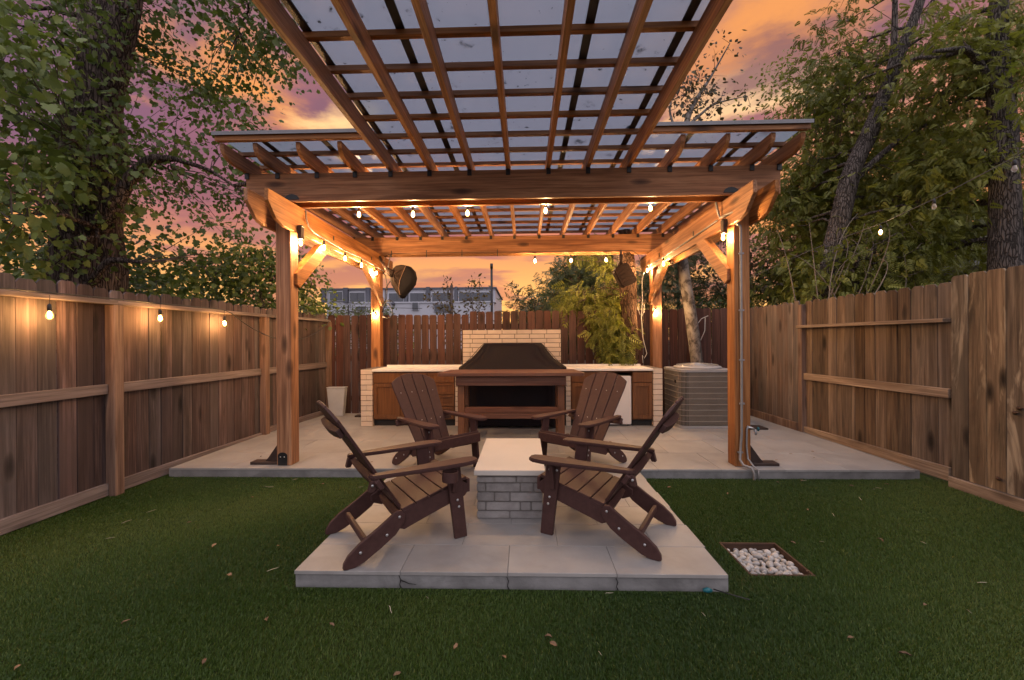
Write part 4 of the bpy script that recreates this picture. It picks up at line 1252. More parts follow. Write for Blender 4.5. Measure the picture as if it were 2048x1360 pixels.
# loose cables at the left rear post and at the vine trunk
def loose_cable(label, pts, rad, mat, loc):
    o = MB()
    L0 = Vector(loc)
    for p in pts: o.tube([Vector(q) - L0 for q in p], rad, 5)
    ob = o.obj('cable', M[mat], None, loc)
    return tag(ob, label, 'cable')
loose_cable('dark coiled cable hanging from the rear post beside the teardrop cover', [[(-2.33, 6.96, 2.50), (-2.27, 6.92, 2.42), (-2.245, 6.92, 2.25), (-2.26, 6.93, 2.05), (-2.30, 6.94, 1.97), (-2.36, 6.95, 1.92), (-2.31, 6.94, 1.99), (-2.22, 6.93, 1.96), (-2.17, 6.93, 1.88), (-2.16, 6.93, 1.80), (-2.20, 6.94, 1.74), (-2.27, 6.96, 1.73), (-2.34, 6.98, 1.76)],
             [(-2.30, 6.94, 1.97), (-2.24, 6.92, 2.01), (-2.19, 6.92, 1.99)], [(-2.28, 6.93, 2.0), (-2.22, 6.91, 2.03), (-2.16, 6.92, 2.0)]], .008, 'cable', (-2.25, 6.93, 2.0))
loose_cable('pale thin cable dangling in loops beside the vine-covered trunk', [[(1.93, 6.92, 2.45), (1.90, 6.95, 2.30), (1.905, 6.95, 2.0), (1.885, 6.95, 1.72), (1.905, 6.95, 1.4), (1.94, 6.95, 1.25), (1.97, 6.95, 1.13), (1.93, 6.95, 1.05), (1.90, 6.95, 1.10), (1.905, 6.95, .98)],
             [(1.885, 6.95, 1.72), (1.93, 6.96, 1.80), (1.94, 6.97, 1.92)], [(1.87, 6.96, 1.75), (1.83, 6.97, 1.88)]], .006, 'pale_cable', (1.90, 6.95, 1.7))
loose_cable('pale looped wires over the back fence behind the air conditioner', [[(3.10, 7.30, 1.75), (2.98, 7.28, 1.70), (2.86, 7.27, 1.55), (2.82, 7.27, 1.35), (2.90, 7.27, 1.15), (3.0, 7.27, .95)], [(3.05, 7.30, 1.72), (3.03, 7.27, 1.5), (2.93, 7.26, 1.28), (2.83, 7.26, 1.10), (2.80, 7.26, .90)]], .007, 'pale_cable', (2.9, 7.28, 1.5))

# ------------------------------------------------------------------ AIR CONDITIONER
AC = thing('air_conditioner', 'taupe air conditioning unit with louvred sides and a grey lid behind the conduit post', 'air conditioner', (2.59, 6.50, ZP))
def rrect(hw, hd, r, n=6):
    pts = []
    for cx_, cy_, a0_ in ((hw - r, hd - r, 0), (-hw + r, hd - r, 90), (-hw + r, -hd + r, 180), (hw - r, -hd + r, 270)):
        for k in range(n + 1):
            a = R(a0_ + 90 * k / n)
            pts.append((cx_ + r * math.cos(a), cy_ + r * math.sin(a)))
    return pts
MB().prism(rrect(.40, .40, .12), 'z', .0, .035).obj('base_pan', M['ac_top'], AC, bevel=.003)
MB().prism(rrect(.375, .375, .10), 'z', .036, .795).obj('coil', M['ac_dark'], AC)
ring = rrect(.392, .392, .115)
w = MB()
for z in np.linspace(.10, .74, 9):
    pp_ = [(x, y, z) for x, y in ring]; pp_.append(pp_[0])
    w.tube(pp_, .0042, 5)
w.obj('wire_ring', M['ac_wire'], AC)
sl_ = MB()
fine = []
ringf = rrect(.388, .388, .115, 5)
for i in range(len(ringf)):
    a, b = Vector(ringf[i]), Vector(ringf[(i + 1) % len(ringf)])
    kk = max(1, int((b - a).length / .0125))
    for q in range(kk):
        fine.append(a.lerp(b, q / kk))
for p in fine:
    sl_.box(p.x - .0036, p.x + .0036, p.y - .0036, p.y + .0036, .04, .792)
sl_.obj('louvre', M['ac_body'], AC, kind='stuff')
MB().prism(rrect(.40, .40, .12), 'z', .796, .832).obj('lid', M['ac_top'], AC, bevel=.006, seg=2)
lid = MB(); lid.lathe([(.34, 0), (.33, .03), (.26, .05), (.12, .058), (.02, .058)], 28)
lid.obj('fan_guard', M['ac_top'], AC, (0, 0, .833))
g_ = MB()
for r in (.29, .22, .15, .08):
    g_.tube([(r * math.cos(a), r * math.sin(a), .905 - (r / .34) ** 2 * .03) for a in np.linspace(0, 2 * math.pi, 25)], .005, 4)
g_.obj('guard_ring', M['steel'], AC)
MB().box(-.028, .028, -.004, .004, -.022, .022).obj('badge', M['black_metal'], AC, (-.395, -.20, .655), (0, 0, R(90)))
MB().prism(rrect(.47, .47, .02), 'z', -.001, -.0005) if False else None

tag(MB().box(-.13, .13, -.12, .12, 0, .02).obj('drain_cover', M['rust_metal'], None, (3.25, 6.15, ZP + .001), bevel=.004), 'flat dark square cover lying on the patio behind the conduit post', 'drain cover')
BN = thing('bin', 'tall pale grey tapered bin in the back corner by the fence', 'bin', (-3.20, 7.18, ZP))
def frust(w0, d0, w1, d1, z0, z1):
    mb = MB()
    mb.add([(-w0, -d0, z0), (w0, -d0, z0), (w0, d0, z0), (-w0, d0, z0), (-w1, -d1, z1), (w1, -d1, z1), (w1, d1, z1), (-w1, d1, z1)],
           [(0, 3, 2, 1), (4, 5, 6, 7), (0, 1, 5, 4), (1, 2, 6, 5), (2, 3, 7, 6), (3, 0, 4, 7)])
    return mb
frust(.115, .05, .155, .06, 0, .47).obj('body', M['bin'], BN, bevel=.008, seg=2)
frust(.160, .066, .160, .066, .471, .487).obj('rim', M['bin'], BN, bevel=.005)

# ------------------------------------------------------------------ PEBBLE PIT
PB = thing('pebble_pit', 'sunken square of pale pebbles framed with dark boards in the lawn', 'pebble pit', (1.47, 2.685, 0))
hw, hd = .185, .20
for (xa, xb, ya, yb) in ((-hw, hw, hd - .014, hd), (-hw, hw, -hd, -hd + .014), (-hw, -hw + .014, -hd + .015, hd - .015), (hw - .014, hw, -hd + .015, hd - .015)):
    cx_, cy_ = (xa + xb) / 2, (ya + yb) / 2
    MB().box(xa - cx_, xb - cx_, ya - cy_, yb - cy_, -.115, .004).obj('board', M['frame_wood'], PB, (cx_, cy_, 0), bevel=.002)
MB().box(-hw + .015, hw - .015, -hd + .015, hd - .015, -.118, -.075).obj('gravel_bed', M['soil'], PB)
def pebble_mesh(i):
    bm = bmesh.new(); bmesh.ops.create_icosphere(bm, subdivisions=2, radius=1.0)
    rg = random.Random(i)
    a = Vector((rg.uniform(-1, 1), rg.uniform(-1, 1), rg.uniform(-1, 1))).normalized()
    for v in bm.verts:
        v.co *= 1 + .10 * math.sin(3 * v.co.dot(a) + i)
    for f in bm.faces: f.smooth = True
    me = bpy.data.meshes.new('pebble'); bm.to_mesh(me); bm.free(); me.materials.append(M['pebble']); return me
pmesh = [pebble_mesh(i) for i in range(6)]
placed = []
for layer, (z, cnt) in enumerate(((-.062, 110), (-.038, 95))):
    tr = 0; got = 0
    while got < cnt and tr < 6000:
        tr += 1
        x, y = random.uniform(-hw + .03, hw - .03), random.uniform(-hd + .03, hd - .03)
        r = random.uniform(.014, .024)
        if any((x - a) ** 2 + (y - b) ** 2 < ((r + c) * .80) ** 2 and l == layer for a, b, c, l in placed): continue
        placed.append((x, y, r, layer)); got += 1
        o = put('pebble', random.choice(pmesh), PB, (x, y, z + random.uniform(-.006, .008)), (random.uniform(0, 3), random.uniform(-.4, .4), random.uniform(0, 6)))
        o.scale = (r * random.uniform(1.0, 1.35), r * random.uniform(.9, 1.1), r * random.uniform(.65, .9))

# ------------------------------------------------------------------ litter on the lawn
def dry_leaf_mesh(i):
    rg = random.Random(50 + i)
    n = 7; L_ = 1.0; V = []; F = []
    for k in range(n):
        f = k / (n - 1); w_ = .30 * math.sin(math.pi * min(f * .95 + .03, 1)) ** .8 * rg.uniform(.8, 1.1)
        zc = .16 * math.sin(f * 2.6 + rg.uniform(-.3, .3)) ; cu = rg.uniform(.10, .22)
        V += [(f - .5, -w_, zc + cu), (f - .5, 0, zc), (f - .5, w_, zc + cu * rg.uniform(.5, 1.2))]
    for k in range(n - 1):
        a = k * 3
        F += [(a, a + 3, a + 4, a + 1), (a + 1, a + 4, a + 5, a + 2)]
    me = bpy.data.meshes.new('dry_leaf'); me.from_pydata(V, [], F); me.materials.append(M['leaf_dry'])
    me.polygons.foreach_set('use_smooth', [True] * len(F)); me.update(); return me
dm = [dry_leaf_mesh(i) for i in range(6)]
GL = 'dry brown leaves fallen on the turf'
leaf_at = [(-1.92, 1.99), (-1.35, 1.75), (-.31, 1.86), (-.095, 1.80), (.10, 1.93), (.12, 1.88), (-.52, 1.70), (-.92, 1.99), (1.75, 2.85), (1.62, 2.50), (2.35, 2.90), (1.45, 1.95), (-2.5, 3.1), (-1.25, 2.02),
           (-1.05, 1.47), (.45, 1.62), (2.0, 2.2), (-1.7, 2.4), (-2.05, 2.75), (-2.35, 3.6), (-2.65, 3.95), (-1.9, 3.95), (1.75, 3.75), (2.35, 4.05), (2.6, 4.1), (2.95, 3.95), (3.3, 4.0), (1.3, 3.9), (2.2, 3.4), (1.6, 1.85), (-2.1, 1.7), (-1.62, 2.75)]
for i, (x, y) in enumerate(leaf_at):
    s = random.uniform(.022, .042) * (1.0 if i else 1.1)
    o = put('dry_leaf', dm[i % 6], None, (x, y, .017), (random.uniform(-.3, .3), random.uniform(-.3, .3), random.uniform(0, 6.28)))
    o.scale = (s, s * random.uniform(.7, 1.1), s)
    tag(o, 'small curled dry brown leaf lying on the green turf', 'dry leaf', GL)
stk = MB().tube([(-.5, 0, 0), (-.1, .03, .03), (.25, -.02, .03), (.5, .03, 0)], [.02, .03, .03, .015], 5).mesh('twig', M['straw'])
for i in range(26):
    x, y = random.uniform(-2.6, 3.2), random.uniform(1.55, 4.1)
    if PL[0] - .05 < x < PL[1] + .05 and y > PL[2] - .05: x += 2.5 if x > -.1 else -2.0
    if PIT[0] - .05 < x < PIT[1] + .05 and PIT[2] - .05 < y < PIT[3] + .05: x += .6
    o = put('dry_twig', stk, None, (x, y, .019), (random.uniform(-.2, .2), random.uniform(-.2, .2), random.uniform(0, 6.28)))
    l_ = random.uniform(.02, .075); o.scale = (l_, l_, min(l_, .04))
    tag(o, 'thin pale dry twig lying on the green turf', 'twig', 'pale dry twigs fallen on the turf')
crumb = MB().lathe([(.2, -.2), (.5, 0), (.3, .25)], 6).mesh('crumb', M['straw'])
for k, (x, y) in enumerate(((.10, 6.02), (-.9, 5.0), (2.9, 4.75), (3.05, 4.6), (3.2, 4.85), (2.6, 4.5), (-2.9, 4.6), (-3.0, 5.4), (-1.6, 4.4))):
    o = put('dry_leaf', dm[k % 6], None, (x, y, ZP + .006), (0, 0, k * 1.3)); o.scale = (.03, .028, .02)
    tag(o, 'tiny dry leaf scrap lying on the pale patio pavers', 'dry leaf', 'leaf scraps on the patio')
tg = thing('hose_end', 'teal plastic end of a hose poking out at the platform corner', 'hose', (.965, 2.30, .0))
MB().tube([(-.025, 0, .022), (0, -.004, .026), (.022, -.003, .022)], [.008, .014, .007], 8).obj('cap', M['teal'], tg)
MB().tube([(.03, -.003, .03), (.10, -.05, .03), (.17, -.10, .034)], .003, 5).obj('tube', M['cable'], tg)

# metal flashing on the roof corner
tag(MB().tube([(0, 0, 0), (.03, .01, .035), (.07, .02, .04), (.10, .02, .0)], [.006, .02, .022, .006], 6).obj('roof_scrap', M['grey_pipe'], None, (2.19, 3.98, ZS + .02)), 'small crumpled metal scrap lying on the roof edge at the tree side', 'metal scrap')

# ------------------------------------------------------------------ TREES AND PLANTS
def tmpl_maple():
    h = [(.20, -.05), (.40, .04), (.47, .22), (.36, .34), (.50, .46), (.46, .62), (.28, .66), (.22, .84), (.09, .96)]
    p = [(0, 0)] + h + [(0, 1.0)] + [(-x, y) for x, y in h[::-1]]
    V = [(0, .36, .0)] + [(x, y, -.30 * abs(x) - .12 * (y - .3) ** 2 + .04) for x, y in p]
    n = len(p)
    return np.array(V, float), np.array([(0, 1 + i, 1 + (i + 1) % n) for i in range(n)])
def tmpl_oval(w=.28):
    V = [(0, 0, 0), (w, .35, -.06), (w * .8, .65, -.08), (0, 1, -.12), (-w * .8, .65, -.08), (-w, .35, -.06), (0, .5, .03)]
    return np.array(V, float), np.array([(6, i, (i + 1) % 6) for i in range(6)])
def tmpl_spray(pairs=7, w=.075, droop=.22):
    V, F = [], []
    for k in range(pairs):
        f = (k + .5) / pairs
        l_ = .46 * (1 - .62 * f) 
        y0 = f; z0 = -droop * f * f
        for s in (-1, 1):
            b = len(V)
            V += [(0, y0, z0), (s * l_ * .5, y0 + l_ * .28 + w, z0 - .02), (s * l_, y0 + l_ * .62, z0 - .07), (s * l_ * .55, y0 + l_ * .22 - w, z0 - .02)]
            F += [(b, b + 1, b + 2), (b, b + 2, b + 3)]
    b = len(V)
    V += [(-.05, .88, -droop * .8), (.05, .88, -droop * .8), (0, 1.12, -droop * 1.2)]
    F += [(b, b + 1, b + 2)]
    return np.array(V, float), np.array(F)
TM = {'maple': tmpl_maple(), 'oval': tmpl_oval(), 'slim': tmpl_oval(.15), 'round': tmpl_oval(.38), 'spray': tmpl_spray(), 'fern': tmpl_spray(6, .05, .35)}

def norm_(a):
    return a / np.maximum(np.linalg.norm(a, axis=1, keepdims=True), 1e-9)
def leaf_frames(pos, tip, nrm, size):
    t_ = norm_(tip); n_ = norm_(nrm - t_ * (nrm * t_).sum(1, keepdims=True)); x_ = np.cross(t_, n_)
    return np.stack([x_, t_, n_], 2) * size[:, None, None]
def leaf_arrays(pos, tip, nrm, size, tm, rnd):
    TV, TF = TM[tm]
    Rm = leaf_frames(pos, tip, nrm, size)
    V = np.einsum('nij,kj->nki', Rm, TV) + pos[:, None, :]
    F = TF[None] + (np.arange(len(pos)) * len(TV))[:, None, None]
    return V.reshape(-1, 3), F.reshape(-1, 3), np.repeat(rnd, len(TV))
def lumpy(p, s=1.0, seed=0.0):
    x, y, z = p[:, 0] * s + seed, p[:, 1] * s + seed * 1.7, p[:, 2] * s - seed
    return (np.sin(x * 1.9 + 1.3 * np.sin(y * 1.3)) + np.sin(y * 2.3 + 1.1 * np.sin(z * 1.7)) + np.sin(z * 2.6 + 1.2 * np.sin(x * 1.5))) / 3
def ellips(n, c, r, thr=-.1, s=1.0, seed=0.0, shell=.0, cut=None):
    """cluster centres in a lumpy ellipsoid"""
    out = []
    tot = 0
    while tot < n:
        p = rng.uniform(-1, 1, (n * 4, 3)); q = (p ** 2).sum(1)
        p = p[(q < 1) & (q > shell ** 2)]
        p = p * np.array(r) + np.array(c)
        p = p[lumpy(p, s, seed) > thr]
        if cut is not None: p = p[cut(p)]
        out.append(p); tot += len(p)
        if len(out) > 60: break
    return np.concatenate(out)[:n]
def leaves_round(cen, per, spread, size, tm, down=.5, flat=.6, jitter=.25, tone=(0.0, 1.0), rg=rng):
    n = len(cen) * per
    base = np.repeat(cen, per, 0)
    off = rg.normal(0, 1, (n, 3)) * spread * np.array([1, 1, .75])
    pos = base + off
    tip = norm_(off) + rg.normal(0, .5, (n, 3)) + np.array([0, 0, -down])
    nrm = rg.normal(0, 1 - flat + .15, (n, 3)) + np.array([0, 0, flat])
    sz = size * np.exp(rg.normal(0, jitter, n))
    ct = np.repeat(rg.uniform(0, 1, len(cen)), per)
    r = np.clip(tone[0] + (tone[1] - tone[0]) * (.55 * ct + .45 * rg.random(n)), 0, 1)
    return pos, tip, nrm, sz, r
def bez(a, b, c, n):
    t_ = np.linspace(0, 1, n)[:, None]
    return (1 - t_) ** 2 * np.array(a) + 2 * t_ * (1 - t_) * np.array(b) + t_ ** 2 * np.array(c)
def knobbly(pts, rad, n, amp, mb, seed=0):
    """a trunk with an uneven outline"""
    pts = np.array(pts, float); rad = np.array(rad, float)
    # resample
    tt = np.linspace(0, len(pts) - 1, (len(pts) - 1) * 7 + 1)
    P = np.stack([np.interp(tt, range(len(pts)), pts[:, k]) for k in range(3)], 1); r_ = np.interp(tt, range(len(pts)), rad)
    for _ in range(3):
        P[1:-1] = (P[:-2] + 2 * P[1:-1] + P[2:]) / 4
    b0 = len(mb.v)
    mb.tube([tuple(p) for p in P], list(r_), n)
    for i in range(len(P)):
        c = Vector(P[i])
        for k in range(n):
            v = Vector(mb.v[b0 + i * n + k]); a = 2 * math.pi * k / n
            q = 1 + amp * (math.sin(3 * a + i * .35 + seed) * .5 + math.sin(7 * a - i * .22 + seed) * .35 + math.sin(i * .8 + 2 * a) * .3)
            mb.v[b0 + i * n + k] = tuple(c + (v - c) * q)

def tree(name, label, cat, loc, trunks, leafsets, twig_to=None, bark_='bark_g', twig_mat='twig', leafmat='leaf_maple', group=None, limbs=0, limb_r=.045, singles=None, amp=.08, tn=14, twig_r=.008):
    """trunks: [(points, radii)], leafsets: [(centres, per, spread, size, template, kwargs)] in world coordinates"""
    o = thing(name, label, cat, loc, 0, group)
    L0 = np.array(loc, float)
    nodes = []
    if trunks:
        tk = MB()
        for i, (p, r) in enumerate(trunks):
            p = np.array(p, float)
            knobbly(p - L0, r, tn if max(r) > .05 else 7, amp, tk, i * 1.7)
            for k in range(len(p) - 1):
                for f in np.linspace(0, 1, 6): nodes.append(p[k] * (1 - f) + p[k + 1] * f)
        tk.obj('trunk', M[bark_], o)
    nodes = np.array(nodes) if nodes else np.zeros((0, 3))
    allc = np.concatenate([l[0] for l in leafsets])
    tw = MB()
    if limbs and len(nodes):
        pick = allc[rng.choice(len(allc), min(limbs, len(allc)), replace=False)]
        lb = MB()
        newn = []
        up_nodes = nodes[nodes[:, 2] > L0[2] + .35 * (nodes[:, 2].max() - L0[2])] if len(nodes) > 4 else nodes
        for c in pick:
            cand = up_nodes
            d = np.linalg.norm(cand - c, axis=1) + .8 * np.maximum(cand[:, 2] - c[2], 0)
            s = cand[np.argmin(d)]
            mid = (s + c) / 2 + np.array([rng.normal(0, .12), rng.normal(0, .12), .12 * np.linalg.norm(c - s) + rng.normal(0, .06)])
            bz = bez(s, mid, c, 8)
            bz[1:-1] += rng.normal(0, .025, (6, 3))
            lr = limb_r * min(1, .35 + .3 * np.linalg.norm(c - s))
            MB().tube([tuple(q - s) for q in bz], list(np.linspace(lr, lr * .22, 8)), 6).obj('branch', M[bark_], o, tuple(s - L0))
            newn.append(bz[2:])
        nodes = np.concatenate([nodes] + newn)
    if twig_to is not False and len(nodes):
        sub = allc if len(allc) < 700 else allc[rng.choice(len(allc), 700, replace=False)]
        for c in sub:
            d = np.linalg.norm(nodes - c, axis=1)
            s = nodes[np.argmin(d)]
            if d.min() > 2.5: continue
            mid = (s + c) / 2 + rng.normal(0, .06, 3) + np.array([0, 0, .05])
            tw.tube([tuple(s - L0), tuple(mid - L0), tuple(c - L0)], [twig_r, twig_r * .7, twig_r * .3], 4, cap=False)
        if tw.v: tw.obj('twigs', M[twig_mat], o, kind='stuff')
    Vs, Fs, Rs = [], [], []
    off = 0
    for (cen, per, spread, size, tm, kw) in leafsets:
        pos, tip, nrm, sz, r = leaves_round(cen, per, spread, size, tm, **kw)
        if singles and tm == singles[0]:
            d = np.linalg.norm(pos - np.array([0, 0, 1.36]), axis=1) / sz
            ids = np.argsort(d)[:singles[1]]
            keep = np.ones(len(pos), bool); keep[ids] = False
            TV, TF = TM[tm]
            var = [np_mesh('leaf', TV, TF, M[leafmat], np.full(len(TV), q)) for q in (.15, .35, .55, .75)]
            Rm = leaf_frames(pos, tip, nrm, sz)
            for i in ids:
                l_ = put('leaf', var[int(r[i] * 3.99)], o)
                l_.matrix_local = Matrix([[*Rm[i][0], pos[i][0] - L0[0]], [*Rm[i][1], pos[i][1] - L0[1]], [*Rm[i][2], pos[i][2] - L0[2]], [0, 0, 0, 1]])
            pos, tip, nrm, sz, r = pos[keep], tip[keep], nrm[keep], sz[keep], r[keep]
            singles = None
        V, F, q = leaf_arrays(pos - L0, tip, nrm, sz, tm, r)
        Vs.append(V); Fs.append(F + off); Rs.append(q); off += len(V)
    me = np_mesh('foliage', np.concatenate(Vs), np.concatenate(Fs), M[leafmat], np.concatenate(Rs))
    put('foliage', me, o, kind='stuff')
    return o

# the big leafy tree behind the left fence
def cutL(p):
    return ~((p[:, 0] > -2.95) & (p[:, 2] > 2.2)) & ~((p[:, 0] > -3.9) & (p[:, 2] < 2.15))
cA = ellips(205, (-5.35, 5.7, 4.55), (2.45, 1.9, 2.75), .16, 1.5, .4, .25, cutL)
cB = ellips(120, (-5.3, 4.6, 3.6), (.95, .9, 1.8), -.05, 1.6, 2.1, 0, cutL)
cC = ellips(70, (-4.1, 5.3, 5.6), (1.2, 1.2, 1.2), .05, 1.5, 5.0, 0, cutL)
cD = np.array([(-3.0, 5.0, 5.72), (-2.98, 5.0, 5.5), (-2.96, 5.0, 5.25), (-2.85, 5.0, 5.18), (-2.78, 5.0, 5.02), (-2.72, 5.0, 4.92), (-3.12, 5.0, 5.1), (-2.94, 5.0, 4.98), (-3.12, 5.0, 5.85)])
cE = ellips(60, (-4.95, 3.8, 3.35), (.75, .45, 1.35), -.1, 2.0, 7.0, 0, cutL)
tree('broadleaf_tree', 'big leafy tree with a thick furrowed trunk and forked top behind the left fence', 'tree', (-5.47, 5.2, -.12),
     [([(-5.50, 5.2, -.12), (-5.50, 5.2, .9), (-5.50, 5.2, 2.1), (-5.47, 5.2, 2.9), (-5.45, 5.2, 3.6), (-5.44, 5.2, 3.85), (-5.36, 5.2, 4.15), (-5.32, 5.2, 4.7), (-5.36, 5.25, 5.4), (-5.45, 5.4, 6.4), (-5.6, 5.6, 8.0)], [.47, .41, .37, .33, .335, .37, .27, .22, .20, .15, .06]),
      ([(-5.33, 5.2, 4.1), (-5.10, 5.15, 4.65), (-4.93, 5.1, 5.2), (-4.78, 5.1, 6.0), (-4.5, 5.3, 7.8)], [.15, .15, .15, .14, .05]),
      ([(-5.25, 5.1, 2.75), (-4.98, 5.0, 2.95), (-4.72, 4.98, 3.32), (-4.47, 4.98, 3.56), (-4.2, 5.0, 3.56)], [.11, .085, .07, .055, .035]),
      ([(-5.25, 5.0, 2.7), (-5.02, 4.95, 2.92), (-4.96, 4.95, 3.3)], [.06, .05, .03]),
      ([(-5.3, 5.0, 2.0), (-4.9, 4.9, 2.35), (-4.5, 4.9, 2.3)], [.05, .04, .02]),
      ([(-4.2, 5.0, 3.56), (-3.75, 5.0, 3.42), (-3.3, 5.05, 3.1)], [.03, .02, .01]),
      ([(-4.6, 5.1, 6.1), (-3.6, 5.0, 6.2), (-3.02, 5.0, 5.75), (-2.96, 5.0, 5.3), (-2.74, 5.0, 4.95)], [.05, .03, .016, .01, .005])],
     [(cA, 40, .17, .053, 'maple', dict(down=.7, flat=.55, tone=(0, .75))), (cC, 30, .15, .050, 'maple', dict(down=.7, flat=.55, tone=(0, .6))), (cD, 9, .075, .075, 'maple', dict(down=.9, tone=(0, .5))),
      (cE, 18, .14, .076, 'maple', dict(down=.8, flat=.6, tone=(.3, 1))), (cB, 26, .16, .062, 'maple', dict(down=.8, flat=.55, tone=(.15, .95)))],
     bark_='bark_d', leafmat='leaf_maple', limbs=26, limb_r=.045, singles=('maple', 150), amp=.10, tn=22)

# bushier trees and shrubs behind the left fence
def ball_tree(name, label, c, r, n, per, spread, size, tm, mat, trunk_r=.06, group=None, thr=-.25, s=1.6, cat='tree', base=None, **kw):
    seed = random.uniform(0, 20)
    cen = ellips(n, c, r, thr, s, seed, .3)
    b = base or (c[0], c[1], -.12)
    tr = [([b, ((b[0] + c[0]) / 2 + .08, (b[1] + c[1]) / 2, (b[2] + c[2]) / 2), (c[0], c[1], c[2] + r[2] * .5)], [trunk_r, trunk_r * .8, trunk_r * .3])]
    return tree(name, label, cat, b, tr, [(cen, per, spread, size, tm, kw)], leafmat=mat, group=group, limbs=8, limb_r=trunk_r * .5, twig_r=.006, bark_='bark_g')
ball_tree('leafy_tree', 'dark green bushy tree with its crown just above the left fence', (-4.55, 7.2, 2.15), (1.15, .9, 1.05), 170, 22, .17, .075, 'round', 'leaf_maple', down=.5, flat=.5)
ball_tree('leafy_tree', 'mid green bushy tree behind the left fence at the big trunk', (-7.6, 7.5, 2.2), (1.9, 1.1, 1.2), 150, 20, .19, .085, 'maple', 'leaf_dark', down=.5)
ball_tree('shrub', 'pale green shrub between the left fence trees and the front cedar post', (-5.6, 10.5, 1.75), (1.15, .9, .95), 110, 16, .15, .085, 'oval', 'leaf_shrub', cat='shrub')
ball_tree('shrub', 'pale olive shrub rounded below the white building', (-6.1, 15.5, 1.9), (1.55, 1.1, .95), 140, 18, .17, .085, 'oval', 'leaf_shrub', cat='shrub', thr=-.5)
ball_tree('shrub', 'small yellow-green shrub just over the back fence under the white building', (-3.9, 12.0, 1.5), (.75, .6, .55), 50, 16, .12, .075, 'oval', 'leaf_lime', cat='shrub', thr=-.5)

# trees behind the right fence
def cutR(p):
    return (p[:, 0] > 4.15 + np.maximum(p[:, 2] - 2.6, 0) * .27 + np.maximum(p[:, 1] - 6.5, 0) * .1) & (p[:, 2] > 1.7)
R1 = ellips(210, (5.9, 8.35, 3.9), (1.8, .85, 2.8), -.15, 1.5, 3.0, 0, cutR)
R1b = ellips(60, (5.9, 7.8, 6.4), (1.1, .8, 1.6), .1, 1.6, 9.0, 0, cutR)
R1 = np.concatenate([R1, ellips(20, (5.9, 6.6, 3.3), (.45, .4, .8), -.2, 1.6, 4.0, 0, cutR), ellips(10, (4.55, 6.6, 2.3), (.3, .3, .4), -.2, 1.6, 6.0, 0, cutR)])
tree('conifer_tree', 'tall feathery green tree with a slanting grey trunk beyond the right fence', 'tree', (4.4, 6.9, -.12),
     [([(4.358, 6.9, -0.12), (4.676, 6.9, 1.941), (4.993, 6.9, 3.212), (5.193, 6.9, 4.029), (5.493, 6.9, 4.665), (5.856, 6.9, 5.618), (6.264, 6.9, 6.662), (6.537, 6.9, 7.842)], [0.18, 0.155, 0.14, 0.125, 0.115, 0.085, 0.06, 0.03]), ([(5.538, 6.9, 4.71), (5.765, 6.809, 5.754), (5.72, 6.718, 6.844)], [0.065, 0.045, 0.03]), ([(5.13, 6.9, 3.757), (5.629, 6.718, 4.302), (6.083, 6.628, 4.574)], [0.055, 0.04, 0.02])],
     [(R1, 36, .23, .115, 'spray', dict(down=.7, flat=.7, tone=(0, .85))), (R1b, 20, .2, .105, 'spray', dict(down=.6, flat=.6, tone=(0, .5)))], leafmat='leaf_olive', limbs=26, limb_r=.035, bark_='bark_g', twig_r=.007)
R2 = np.concatenate([ellips(190, (7.0, 7.4, 4.3), (1.9, .85, 2.7), -.12, 1.4, 6.0, 0, cutR), ellips(55, (6.0, 6.1, 4.6), (.55, .5, 1.2), -.1, 1.5, 2.0, 0, cutR), ellips(22, (6.9, 6.0, 5.4), (.6, .3, .6), -.1, 1.5, 2.0, 0, cutR)])
R2n = ellips(26, (4.75, 4.75, 3.35), (.22, .5, .5), -.3, 2.0, 1.0, 0, lambda p: p[:, 0] > 4.1)
tree('conifer_tree', 'tall green tree with an upright rough trunk beside the yard string of bulbs', 'tree', (6.4, 5.9, -.12),
     [([(6.372, 5.9, -0.12), (6.408, 5.9, 1.578), (6.426, 5.9, 2.304), (6.436, 5.9, 3.212), (6.408, 5.9, 4.119), (6.336, 5.9, 5.027), (6.399, 5.9, 6.298), (6.354, 5.9, 7.569)], [0.27, 0.215, 0.17, 0.15, 0.14, 0.12, 0.08, 0.04]), ([(6.445, 5.9, 1.85), (6.608, 5.809, 2.486), (6.672, 5.718, 3.03)], [0.15, 0.11, 0.07]), ([(6.354, 5.9, 4.573), (5.809, 5.718, 5.118), (5.265, 5.628, 5.027)], [0.055, 0.04, 0.02])],
     [(R2, 36, .23, .10, 'spray', dict(down=.7, flat=.7, tone=(.2, 1)))], leafmat='leaf_olive', limbs=26, limb_r=.04, bark_='bark_g', twig_r=.007)
tree('leafy_tree', 'bright green overhanging tree nearest the knotty fence panel', 'tree', (6.4, 4.6, -.12),
     [([(6.4, 4.6, -.12), (6.3, 4.6, 2.2), (6.0, 4.6, 4.0), (5.6, 4.6, 5.4)], [.10, .08, .06, .03])],
     [(ellips(26, (5.75, 4.7, 4.5), (.55, .6, .9), .0, 1.8, 12.0, 0, lambda p: p[:, 0] > 4.3), 11, .13, .12, 'spray', dict(down=.5, flat=.8, tone=(.4, 1))),
      (ellips(8, (5.75, 4.75, 3.3), (.4, .4, .4), -.3, 1.8, 4.0, 0, lambda p: p[:, 0] > 4.3), 9, .10, .10, 'slim', dict(down=.6, flat=.7, tone=(.5, 1)))], leafmat='leaf_lime', limbs=12, limb_r=.03)
